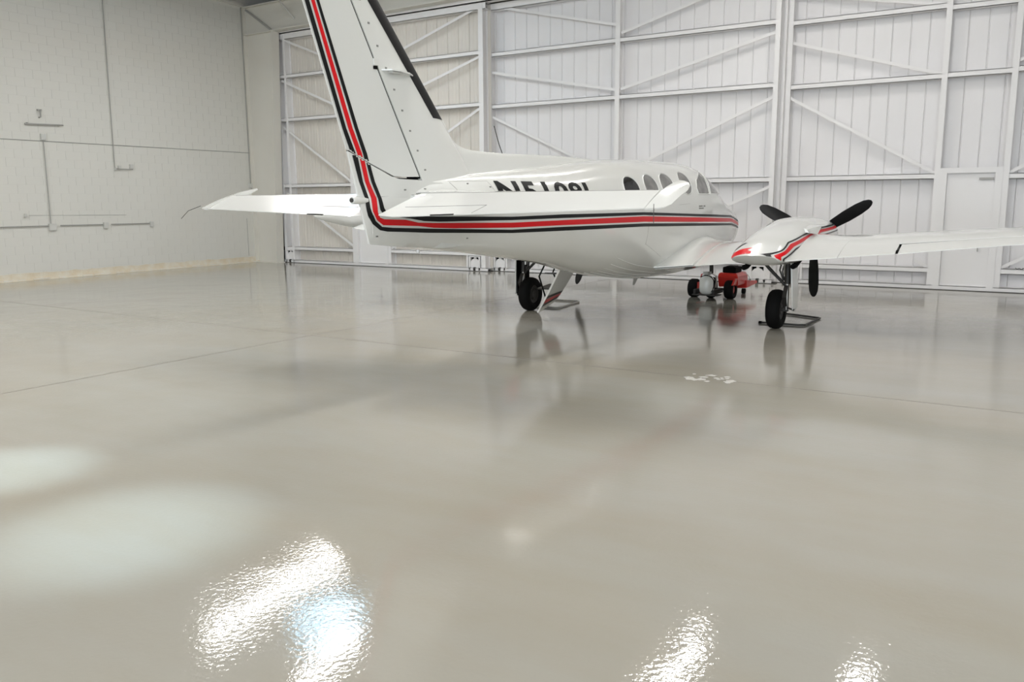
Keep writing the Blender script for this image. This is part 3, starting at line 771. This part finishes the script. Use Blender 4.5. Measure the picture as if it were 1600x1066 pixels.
    MB().tube([(sd * .135, 0, .64), (sd * .14, -.0, .27)], .026, 14).build('oleo_piston', m_steel, g_, smooth=40)
    MB().bar((sd * .16, 0, .27), (sd * .02, 0, .27), .05, .05).build('axle', m_dark, g_)
    mb = MB().bar((sd * .13, -.04, .60), (sd * .13, -.13, .45), .05, .018).bar((sd * .13, -.13, .45), (sd * .13, -.04, .32), .05, .018); mb.build('torque_link', m_dark, g_)
    MB().tube([(-sd * .24, .02, .95), (-sd * .12, .01, .82), (sd * .11, 0, .60)], [.022, .024, .02], 10).build('side_brace', m_dark, g_, smooth=40)
    MB().tube([(sd * .05, .03, .95), (sd * .02, .02, .80), (sd * .08, .01, .66)], .011, 8).tube([(sd * .09, .04, .95), (sd * .05, .03, .78), (sd * .11, .01, .62)], .008, 8).build('brake_line', m_dark, g_)
    MB().tube([(sd * .10, .03, .97), (sd * .105, .02, .74)], .035, 12).build('actuator', m_steel, g_, smooth=40)
    mb = MB(); xa = sd * .19
    mb.loft([[(xa, -.11, .92), (xa + sd * .02, -.11, .92), (xa + sd * .02, .20, .92), (xa, .20, .92)], [(xa + sd * .02, -.10, .6), (xa + sd * .04, -.10, .6), (xa + sd * .04, .20, .6), (xa + sd * .02, .20, .6)],
             [(xa + sd * .04, -.08, .30), (xa + sd * .055, -.08, .30), (xa + sd * .055, .16, .30), (xa + sd * .04, .16, .30)], [(xa + sd * .03, -.04, .25), (xa + sd * .045, -.04, .25), (xa + sd * .045, .10, .25), (xa + sd * .03, .10, .25)]])
    mb.build('gear_door', m_paint, g_, smooth=40)
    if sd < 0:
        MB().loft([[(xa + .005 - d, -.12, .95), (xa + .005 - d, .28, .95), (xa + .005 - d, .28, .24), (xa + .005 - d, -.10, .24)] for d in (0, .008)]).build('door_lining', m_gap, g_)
    MB().bar((sd * .15, -.03, .30), (sd * .25, -.05, .275), .03, .02).build('tie_down_lug', m_dark, g_)
# nose gear
g_ = empty('nose_landing_gear', (0, 3.08, 0), parent=plane)
MB().lathe([(-.06, .10), (-.068, .14), (-.06, .175), (-.03, .192), (.03, .192), (.06, .175), (.068, .14), (.06, .10), (.02, .09), (-.02, .09)], (0, 0, .19), 'x', 32, closed=True).build('tyre', m_rub, g_, smooth=50)
MB().lathe([(-.05, .03), (-.04, .10), (.04, .10), (.05, .03)], (0, 0, .19), 'x', 20).build('wheel_hub', m_steel, g_)
MB().tube([(0, -.08, .95), (0, -.02, .45)], .035, 14).build('oleo_cylinder', m_dark, g_, smooth=40)
mb = MB().tube([(0, -.02, .46), (.085, 0, .40), (.085, 0, .19)], .018, 8).tube([(0, -.02, .46), (-.085, 0, .40), (-.085, 0, .19)], .018, 8); mb.build('fork', m_steel, g_)

# --- belly details
e = empty('belly_beacon', (0, -5.35, 1.31), parent=plane)
MB().lathe([(-.035, .004), (-.03, .014), (-.015, .02), (.0, .018)], (0, 0, 0), 'z', 14).build('lens', m_lamp_glass, e, smooth=40)
mb = MB().loft([[(-.006, -.35, .66), (.006, -.35, .66), (.006, -.17, .66), (-.006, -.17, .66)], [(-.004, -.40, .54), (.004, -.40, .54), (.004, -.33, .54), (-.004, -.33, .54)]]); mb.build('blade_antenna', m_grey, plane)
MB().tube([(0, -3.85, 2.24), (0, -3.93, 2.36), (0, -4.02, 2.54)], .0045, 6).build('whip_antenna', m_dark, plane)

# --- airstair hanging open on the left side
e = empty('airstair_door', (-.62, -1.5, .80), parent=plane)
def L_(s, y, z): return (y + .62, s + 1.5, z - .80)
quad_o = [L_(-1.70, -.45, .93), L_(-1.0, -.63, .80), L_(-.60, -1.19, .26), L_(-1.0, -1.25, .125)]
nrm = (Vector(quad_o[1]) - Vector(quad_o[0])).cross(Vector(quad_o[3]) - Vector(quad_o[0])).normalized()
if nrm.x > 0: nrm = -nrm
def sp(u, v, off=0):   # u along the length of the aircraft, v down the stair; curved like the fuselage side
    a = Vector(quad_o[0]).lerp(Vector(quad_o[1]), u); b = Vector(quad_o[3]).lerp(Vector(quad_o[2]), u)
    return a.lerp(b, v) - nrm * (.012 * math.sin(PI * v)) + nrm * off
G = [[sp(u, v) for u in np.linspace(0, 1, 5)] for v in np.linspace(0, 1, 12)]
solid(MB(), G, [[.014] * 5 for _ in range(12)], nrm).build('door_skin', m_paint, e, smooth=40)
for v0, v1, mt, nm, lb in ((.62, .675, m_black, 'door_stripe', 'black stripe'), (.695, .785, m_red, 'door_stripe', 'red stripe'), (.80, .86, m_black, 'door_stripe', 'black stripe')):
    mb = MB(); n = 8; v = []; f = []
    for i in range(n + 1):
        u = .0 + 1.0 * i / n
        v += [tuple(sp(u, v0 , -.0175)), tuple(sp(u, v1, -.0175))]
    for i in range(n): f.append((2*i, 2*i+1, 2*i+3, 2*i+2))
    mb.add(v, f); mb.build(nm, mt, e, label=lb)
mb = MB().tube([sp(.9, .10, .03) + nrm * .25, sp(.9, .45, .03) + nrm * .22, sp(.95, .62, .02)], .012, 8); mb.build('handrail', m_gap, e)
mb = MB().tube([sp(.1, .02, .25), sp(.1, .5, .26), sp(.1, .7, .02)], .012, 8); mb.build('handrail', m_gap, e)
for v in (.30, .62):
    a = sp(.12, v, .02); b = sp(.88, v, .02)
    MB().bar(a + nrm * .10, b + nrm * .10, .18, .02, up=(0, 0, 1)).build('step', m_dark, e)

# --- paint: side views of the stripes in (s, z)
bv_all = bvh_of([fuse, fair, rud])
bv_fus = bvh_of([fuse])
#STRIPES
b_out = [(-6.885, 3.86), (-6.675, 3.303), (-6.315, 2.365), (-6.225, 2.165), (-6.148, 1.93), (-6.088, 1.791), (-6.070, 1.693), (-6.053, 1.64), (-6.005, 1.568), (-5.924, 1.513), (-5.841, 1.499), (-5.332, 1.472), (-4.177, 1.432), (-3.336, 1.429), (-2.597, 1.428), (-1.602, 1.427), (2.10, 1.339), (3.55, 1.215)]
b_in = [(-6.845, 3.86), (-6.63, 3.309), (-6.272, 2.367), (-6.171, 2.164), (-6.11, 1.931), (-6.045, 1.791), (-6.029, 1.709), (-6.016, 1.676), (-5.973, 1.594), (-5.9, 1.542), (-5.782, 1.531), (-5.274, 1.508), (-4.189, 1.466), (-3.346, 1.472), (-2.601, 1.47), (-1.605, 1.466), (2.10, 1.374), (3.55, 1.238)]
r_out = [(-6.822, 3.86), (-6.609, 3.312), (-6.25, 2.369), (-6.153, 2.164), (-6.086, 1.931), (-6.016, 1.791), (-6.001, 1.675), (-5.961, 1.603), (-5.889, 1.557), (-5.472, 1.538), (-5.276, 1.516), (-5.004, 1.504), (-4.194, 1.488), (-3.35, 1.491), (-1.605, 1.487), (2.07, 1.396), (3.55, 1.252)]
r_in = [(-6.786, 3.86), (-6.575, 3.318), (-6.202, 2.372), (-6.101, 2.166), (-6.037, 1.932), (-5.957, 1.79), (-5.948, 1.666), (-5.926, 1.624), (-5.88, 1.608), (-5.628, 1.598), (-5.475, 1.569), (-5.282, 1.561), (-4.204, 1.538), (-3.355, 1.546), (-1.604, 1.556), (2.07, 1.454), (3.55, 1.296)]
c_out = [(-6.768, 3.86), (-6.559, 3.321), (-6.18, 2.373), (-6.089, 2.167), (-6.012, 1.932), (-5.94, 1.79), (-5.922, 1.691), (-5.894, 1.657), (-5.851, 1.637), (-5.749, 1.628), (-5.578, 1.608), (-5.4, 1.581), (-5.219, 1.572), (-4.208, 1.565), (-3.356, 1.569), (-1.604, 1.571), (2.08, 1.470), (3.55, 1.312)]
c_in = [(-6.738, 3.86), (-6.531, 3.326), (-6.141, 2.375), (-6.044, 2.169), (-5.968, 1.933), (-5.899, 1.79), (-5.878, 1.707), (-5.858, 1.679), (-5.822, 1.662), (-5.719, 1.651), (-5.579, 1.641), (-5.402, 1.626), (-5.222, 1.62), (-4.209, 1.599), (-3.356, 1.609), (-1.601, 1.606), (2.08, 1.502), (3.55, 1.336)]
def match(a, b, n=170):
    # resample both border lines by arc length fraction between their common stations
    def res(pl):
        pl = np.array(pl, float); d = np.r_[0, np.cumsum(np.hypot(*np.diff(pl, axis=0).T))] / 1.0; return pl, d / d[-1]
    A, da = res(a); B, db = res(b); t = np.linspace(0, 1, n)
    # pair points through the index parameter so corners stay together
    ia = np.linspace(0, len(a) - 1, len(a)); ib = np.linspace(0, len(b) - 1, len(b))
    return a, b
for side in (1, -1):
    for up, lo, m_, lb in ((b_in, b_out, m_black, 'black stripe, lower and rear line'), (r_in, r_out, m_red, 'red centre stripe'), (c_in, c_out, m_black, 'black stripe, upper line')):
        decal('stripe', m_, bv_all, up, lo, side, N=260, Mx=4, label=lb)

# --- cabin windows
def oval(name, cs, cz, a, b_, mt, side, parent=None, lean=0.0, label=None, power=2.0, off=.004, frame=True):
    mb = MB(); v = []; n = 28; rr = [0, .35, .65, .85, 1.0]
    def hit(s, z, o):
        h = bv_fus.ray_cast(Vector((side * 3, s, z)), Vector((-side, 0, 0)))
        return tuple(h[0] + h[1] * o * (1 if h[1].x * side > 0 else -1)) if h[0] is not None else (side * .6, s, z)
    v.append(hit(cs, cz, off)); f = []
    for r in rr[1:]:
        for k in range(n):
            t = 2 * PI * k / n; zz = r * b_ * spow(math.sin(t), 2 / power); ss = r * a * spow(math.cos(t), 2 / power) - lean * zz
            v.append(hit(cs + ss, cz + zz, off))
    for k in range(n): f.append((0, 1 + k, 1 + (k + 1) % n))
    for i in range(3):
        for k in range(n):
            f.append((1 + i * n + k, 1 + (i + 1) * n + k, 1 + (i + 1) * n + (k + 1) % n, 1 + i * n + (k + 1) % n))
    mb.add(v, f); o = mb.build(name, mt, parent or plane, smooth=60, label=label)
    if frame:
        ring = [hit(cs + 1.05 * a * spow(math.cos(t), 2 / power) - lean * 1.05 * b_ * spow(math.sin(t), 2 / power), cz + 1.05 * b_ * spow(math.sin(t), 2 / power), .002) for t in [2 * PI * k / n for k in range(n + 1)]]
        MB().tube(ring, .009, 6).build('window_frame', m_paint, o, smooth=60)
    return o
for side in (1, -1):
    for i, (cs, a) in enumerate([(-1.795, .185), (-1.235, .19), (-.685, .215), (.01, .20)]):
        oval('cabin_window', cs, [1.895, 1.93, 1.955, 1.99][i], a, .15, m_glass_d if i == 0 else m_glass, side, lean=-.10, power=2.1, label='blacked-out rearmost cabin window' if i == 0 else None)
    # cockpit side pane and the near half of the windscreen
    def pane(name, pts, mt):
        c = np.mean(np.array(pts), axis=0); n = 5; v = []; f = []; P_ = []
        m = len(pts); sub = 5
        per = []
        for i in range(m):
            for j in range(sub):
                t = j / sub; per.append((pts[i][0] * (1 - t) + pts[(i + 1) % m][0] * t, pts[i][1] * (1 - t) + pts[(i + 1) % m][1] * t))
        K = len(per)
        for q in range(n):
            r = (q + 1) / n
            for s_, z_ in per:
                s = c[0] + (s_ - c[0]) * r; z = c[1] + (z_ - c[1]) * r
                h = bv_fus.ray_cast(Vector((side * 3, s, z)), Vector((-side, 0, 0)))
                if h[0] is None: h = bv_fus.find_nearest(Vector((side * .3, s, z)))
                nn = h[1] * (1 if h[1].x * side > 0 else -1); v.append(tuple(h[0] + nn * .004))
        v.append(tuple(np.mean(np.array(v[:K]), axis=0)))
        for k in range(K): f.append((len(v) - 1, k, (k + 1) % K))
        for q in range(n - 1):
            for k in range(K): f.append((q * K + k, (q + 1) * K + k, (q + 1) * K + (k + 1) % K, q * K + (k + 1) % K))
        o = MB().add(v, f).build(name, mt, plane, smooth=60)
        MB().tube(v[(n - 1) * K:n * K] + [v[(n - 1) * K]], .008, 6).build('window_frame', m_paint, o, smooth=60)
    pane('cockpit_window', [(.42, 1.84), (.40, 1.93), (.52, 2.04), (.82, 2.14), (1.00, 2.19), (1.02, 2.12), (.93, 2.0), (.88, 1.84)], m_glass)
    pane('windscreen', [(.96, 1.845), (1.00, 1.97), (1.10, 2.10), (1.30, 2.17), (1.62, 2.04), (1.95, 1.885), (1.90, 1.85), (1.5, 1.842)], m_glass)

# --- registration letters along the rear fuselage
def lettering(txt, s0, s1, z0, z1, side, name='registration', mt=m_black, org=1.0):
    cu = bpy.data.curves.new('txt', 'FONT'); cu.body = txt; cu.size = 1; cu.offset = .034; cu.space_character = 1.12; cu.resolution_u = 3
    to = bpy.data.objects.new('txt', cu); COL.objects.link(to)
    dg = bpy.context.evaluated_depsgraph_get(); me = bpy.data.meshes.new_from_object(to.evaluated_get(dg))
    bpy.data.objects.remove(to)
    import bmesh
    bm = bmesh.new(); bm.from_mesh(me); bmesh.ops.triangulate(bm, faces=bm.faces)
    for _ in range(2): bmesh.ops.subdivide_edges(bm, edges=[e for e in bm.edges if e.calc_length() > .12], cuts=1); bmesh.ops.triangulate(bm, faces=bm.faces)
    xs = [v.co.x for v in bm.verts]; ys = [v.co.y for v in bm.verts]; xa, xb, ya, yb = min(xs), max(xs), min(ys), max(ys)
    for v in bm.verts:
        u = (v.co.x - xa) / (xb - xa); t = (v.co.y - ya) / (yb - ya)
        s = s0 + (s1 - s0) * u; z = z0 + (z1 - z0) * t
        h = bv_fus.ray_cast(Vector((side * 3, s, z)), Vector((-side, 0, 0)))
        if h[0] is not None: v.co = h[0] + h[1] * .004 * (1 if h[1].x * side > 0 else -1)
    bm.to_mesh(me); bm.free(); me.materials.clear(); me.materials.append(mt); me.name = name
    o = bpy.data.objects.new(name, me); COL.objects.link(o); o.parent = plane
    return o
lettering('N5109J', -4.36, -2.78, 1.69, 1.965, 1)
lettering('N5109J', -2.78, -4.36, 1.69, 1.965, -1)
mb = MB()
for (s, z, l) in ((.36, 1.665, .16), (.56, 1.665, .10), (.36, 1.632, .20)):
    h = bv_fus.ray_cast(Vector((3, s + l / 2, z)), Vector((-1, 0, 0)))[0]
    n = int(l / .04)
    for i in range(n):
        h2 = bv_fus.ray_cast(Vector((3, s + i * .04, z)), Vector((-1, 0, 0)))[0]
        mb.box(h2.x - .002, h2.x + .004, s + i * .04, s + i * .04 + .026, z - .009, z + .009)
mb.build('placard', m_seam, plane)
# --- skin joints on the fuselage
def seam(pts, r=.0028, mt=None, side=1, bv=None, nm='skin_joint'):
    out = []
    for i in range(len(pts) - 1):
        for j in range(10):
            t = j / 10; s = pts[i][0] * (1 - t) + pts[i + 1][0] * t; z = pts[i][1] * (1 - t) + pts[i + 1][1] * t
            h = (bv or bv_fus).ray_cast(Vector((side * 3, s, z)), Vector((-side, 0, 0)))
            if h[0] is not None: out.append(h[0])
    if len(out) > 1: MB().tube(out, r, 5).build(nm, mt or m_seam, plane)
seam([(-.90, 1.0), (-1.5, 1.2), (-1.44, 1.60), (-1.25, 1.64)], .0015)
seam([(-.42, 1.69), (.05, 1.705)], .0015)
seam([(-4.85, 1.70), (-4.92, 1.85), (-5.0, 1.95)], .002); seam([(-5.0, 1.95), (-4.45, 1.96), (-4.40, 1.85)], .0015)
seam([(-6.0, 1.80), (-5.3, 1.83)], .002)
mb = MB()
for (s, z) in [(-5.95, 1.46), (-4.8, 1.40), (-4.75, 1.93), (-4.45, 1.90), (-5.35, 1.875), (-5.62, 1.865)]:
    h = bv_all.ray_cast(Vector((3, s, z)), Vector((-1, 0, 0)))[0]
    if h is not None: mb.box(h.x - .004, h.x + .004, s - .012, s + .012, z - .006, z + .006)
tag(mb.build('fastener', m_seam, plane), kind='stuff')

mb = MB()
for y in (.12, .2, .28, .36, .44, .52):
    line = []
    for s in np.linspace(-2.2 + y * .3, -.55 - y * .2, 14):
        h = bv_fus.ray_cast(Vector((y, s, 0)), Vector((0, 0, 1)))[0]
        if h is not None: line.append(h)
    if len(line) > 1: mb.tube(line, .006, 6)
tag(mb.build('belly_strake', m_paint, plane), kind='stuff')
# --- nacelle stripes
nk_top = [(-1.06, 1.055), (-1.024, 1.080), (-.6, 1.215), (-.1, 1.270), (.37, 1.312), (.8, 1.340), (1.98, 1.37)]
nk_bot = [(-1.055, 1.048), (-1.020, 1.072), (-.6, 1.203), (-.1, 1.256), (.37, 1.297), (.8, 1.325), (1.98, 1.355)]
nr_top = [(-1.05, 1.035), (-1.018, 1.065), (-.6, 1.190), (-.1, 1.240), (.37, 1.281), (.8, 1.309), (1.98, 1.34)]
nr_bot = [(-1.015, 1.000), (-.98, 1.045), (-.57, 1.155), (-.1, 1.205), (.37, 1.245), (.8, 1.272), (1.98, 1.305)]
nl_top = [(-.99, 1.00), (-.95, 1.030), (-.54, 1.135), (-.07, 1.183), (.37, 1.218), (.8, 1.243), (1.98, 1.285)]
nl_bot = [(-.975, .985), (-.93, 1.015), (-.52, 1.118), (-.05, 1.167), (.37, 1.202), (.8, 1.227), (1.98, 1.270)]
NACA = NSa
def nac_band(sd, a, b, outer, m_, par, lb):
    n = 60; ua = np.array(a, float); ub = np.array(b, float); ta = np.linspace(0, 1, len(a)); t = np.linspace(0, 1, n); v = []; f = []
    for q in t:
        sa, za = np.interp(q, ta, ua[:, 0]), np.interp(q, ta, ua[:, 1]); s2, z2 = np.interp(q, ta, ub[:, 0]), np.interp(q, ta, ub[:, 1])
        for j in range(4):
            w_ = j / 3; v.append(tuple(nac_pt(sd, sa * (1 - w_) + s2 * w_, za * (1 - w_) + z2 * w_, outer)))
    for i in range(n - 1):
        for j in range(3): f.append((i * 4 + j, i * 4 + j + 1, (i + 1) * 4 + j + 1, (i + 1) * 4 + j))
    MB().add(v, f).build('cowl_stripe', m_, par, smooth=60, label=lb)
for o in [q for q in plane.children if q.name.startswith('engine_nacelle')]:
    sd = 1 if sum(v.co.x for v in o.data.vertices) > 0 else -1
    up = lambda L: [(s, z + .022 * min(max((s + .6) / .8, 0), 1)) for s, z in L]
    for a, b, m_ in ((nk_top, nk_bot, m_black), (nr_top, nr_bot, m_red), (nl_top, nl_bot, m_black)):
        nac_band(sd, up(a), up(b), True, m_, o, 'red stripe' if m_ == m_red else 'black stripe')
    for a, b, m_ in (([(-1.055, .985), (-1.055, 1.03), (-1.02, 1.085), (-.95, 1.12)], [(-.955, .985), (-.955, 1.03), (-.94, 1.085), (-.91, 1.15)], m_red), ([(-.905, .985), (-.905, 1.06), (-.86, 1.13), (-.78, 1.20)], [(-.875, .985), (-.875, 1.06), (-.83, 1.13), (-.75, 1.20)], m_black)):
        nac_band(sd, a, b, False, m_, o, 'red stripe' if m_ == m_red else 'black stripe')

# ------------------------------------------------------------ tow tug at the nose wheel
T0 = Vector((X0, Y0 + 3.1, 0))
tug = empty('aircraft_tug', T0)
tag(tug, 'small red motor tug with fat black tyres hitched to the nose wheel', 'tug')
for yy, wname in ((.345, 'wheel'), (-.325, 'wheel')):
    o = MB().lathe([(-.075, .08), (-.088, .115), (-.08, .15), (-.05, .167), (.05, .167), (.08, .15), (.088, .115), (.075, .08), (.0, .07)], (yy, 0, .167), 'x', 32, closed=True).build('wheel', m_rub, tug, smooth=45)
    MB().lathe([(-.05, .02), (-.06, .05), (-.05, .085), (.05, .085), (.06, .05), (.05, .02)], (yy, 0, .167), 'x', 20).build('rim', m_tugr, o, smooth=40)
MB().bar((-.24, 0, .167), (.26, 0, .167), .04, .04).build('axle', m_dark, tug)
b = MB().loft([[(.12, .02, .20), (.47, .02, .24), (.47, .62, .24), (.12, .62, .20)], [(.11, -.02, .40), (.47, -.02, .40), (.47, .60, .40), (.11, .60, .40)], [(.12, .02, .46), (.44, .02, .455), (.44, .55, .455), (.12, .55, .46)]])
b.build('engine_cover', m_tugr, tug, bevel=.012)
MB().box(.17, .41, .06, .42, .455, .56).box(.21, .37, .10, .36, .56, .575).build('engine', m_gap, tug, bevel=.01)
MB().loft([[(.42, -.20, .26), (.45, -.20, .26), (.45, .22, .26), (.42, .22, .26)], [(.44, -.14, .37), (.47, -.14, .37), (.47, .16, .37), (.44, .16, .37)]]).build('mudguard', m_tugr, tug)
MB().loft([[(.16, .45, .14), (.50, .45, .16), (.50, .45, .30), (.16, .45, .30)], [(.30, 1.05, .20), (.52, 1.05, .20), (.52, 1.05, .25), (.30, 1.05, .25)]]).build('drawbar', m_tugr, tug, bevel=.008)
MB().tube([(-.21, .02, .18), (-.22, -.0, .30), (-.19, -.02, .42), (-.13, -.02, .43), (-.10, 0, .40)], .012, 8).build('handle', m_tugr, tug, smooth=40)
MB().loft([[(-.24, -.12, .08), (-.16, -.14, .08), (-.16, .14, .08), (-.24, .14, .08)], [(-.24, -.10, .28), (-.19, -.1, .28), (-.19, .1, .28), (-.24, .1, .28)]]).build('side_plate', m_tugr, tug)
MB().box(-.20, .26, -.47, -.225, .085, .10).box(.14, .18, -.40, .1, .10, .18).box(-.20, -.16, -.40, .1, .10, .18).build('carrier_shelf', m_dark, tug)
MB().tube([(.46, .35, .46), (.53, .42, .40), (.56, .5, .30), (.50, .62, .26)], .006, 6).build('cable', m_pipe, tug)
MB().tube([(.10, .45, .10), (.10, .45, .05)], .03, 10).build('caster_fork', m_dark, tug)
c = MB().lathe([(-.025, .02), (-.03, .05), (.03, .05), (.025, .02)], (.3, .95, .05), 'x', 18).build('caster', m_rub, tug)
gc = empty('gas_cylinder', T0 + Vector((.03, -.355, .10)))
tag(gc, 'white domed gas cylinder standing on the back of the red tug', 'cylinder')
MB().lathe([(0, .07), (.012, .095), (.05, .122), (.09, .13), (.25, .13), (.29, .118), (.325, .085), (.34, .04), (.345, .02)], (0, 0, 0), 'z', 32).build('tank', m_tank, gc, smooth=40)
MB().tube([(0, 0, .34), (0, 0, .40)], .018, 10).tube([(-.02, 0, .39), (.05, 0, .395)], .012, 8).build('valve', m_steel, gc, smooth=40)
mb = MB()
for k in range(16):
    a0, a1 = [PI * 2 * (j) / 20 for j in (k, k + 1)]
    mb.bar((.07 * math.cos(a0), .07 * math.sin(a0), .375), (.07 * math.cos(a1), .07 * math.sin(a1), .375), .006, .05)
mb.build('collar', m_grey, gc)
mb = MB(); mb.tube([(.10, -.06, .05), (.135, -.02, .14), (.135, -.02, .24), (.09, -.05, .315), (0, -.06, .345), (-.09, -.06, .31)], .011, 8); mb.build('strap', m_gap, gc, smooth=40)

# ------------------------------------------------------------ bent-rod wheel chocks
def chock(label, pts, mt):
    b = Vector((X0 + pts[0][1], Y0 + pts[0][0], 0)); e = empty('wheel_chock', b); tag(e, label, 'chock', 'bent rod wheel chocks')
    P_ = [Vector((X0 + y, Y0 + s, .016)) - b for s, y in pts]
    MB().tube(P_ , .014, 8).build('rod', mt, e, smooth=40)
    MB().lathe([(-.02, .02), (.02, .02)], tuple(P_[0]), 'x', 10).build('end_cap', m_gap, e)
chock('dark bent-rod chock frame on the floor ahead of the nearer main wheel', [(.36, 1.66), (.36, 2.20), (.40, 2.27), (1.22, 2.30), (1.46, 1.78), (1.46, 1.70)], m_dark)
chock('pale bent-rod chock frame on the floor beyond the farther main wheel', [(.36, -2.28), (.36, -1.72), (.42, -1.66), (1.30, -1.76), (1.38, -1.84), (1.36, -2.28)], m_steel)
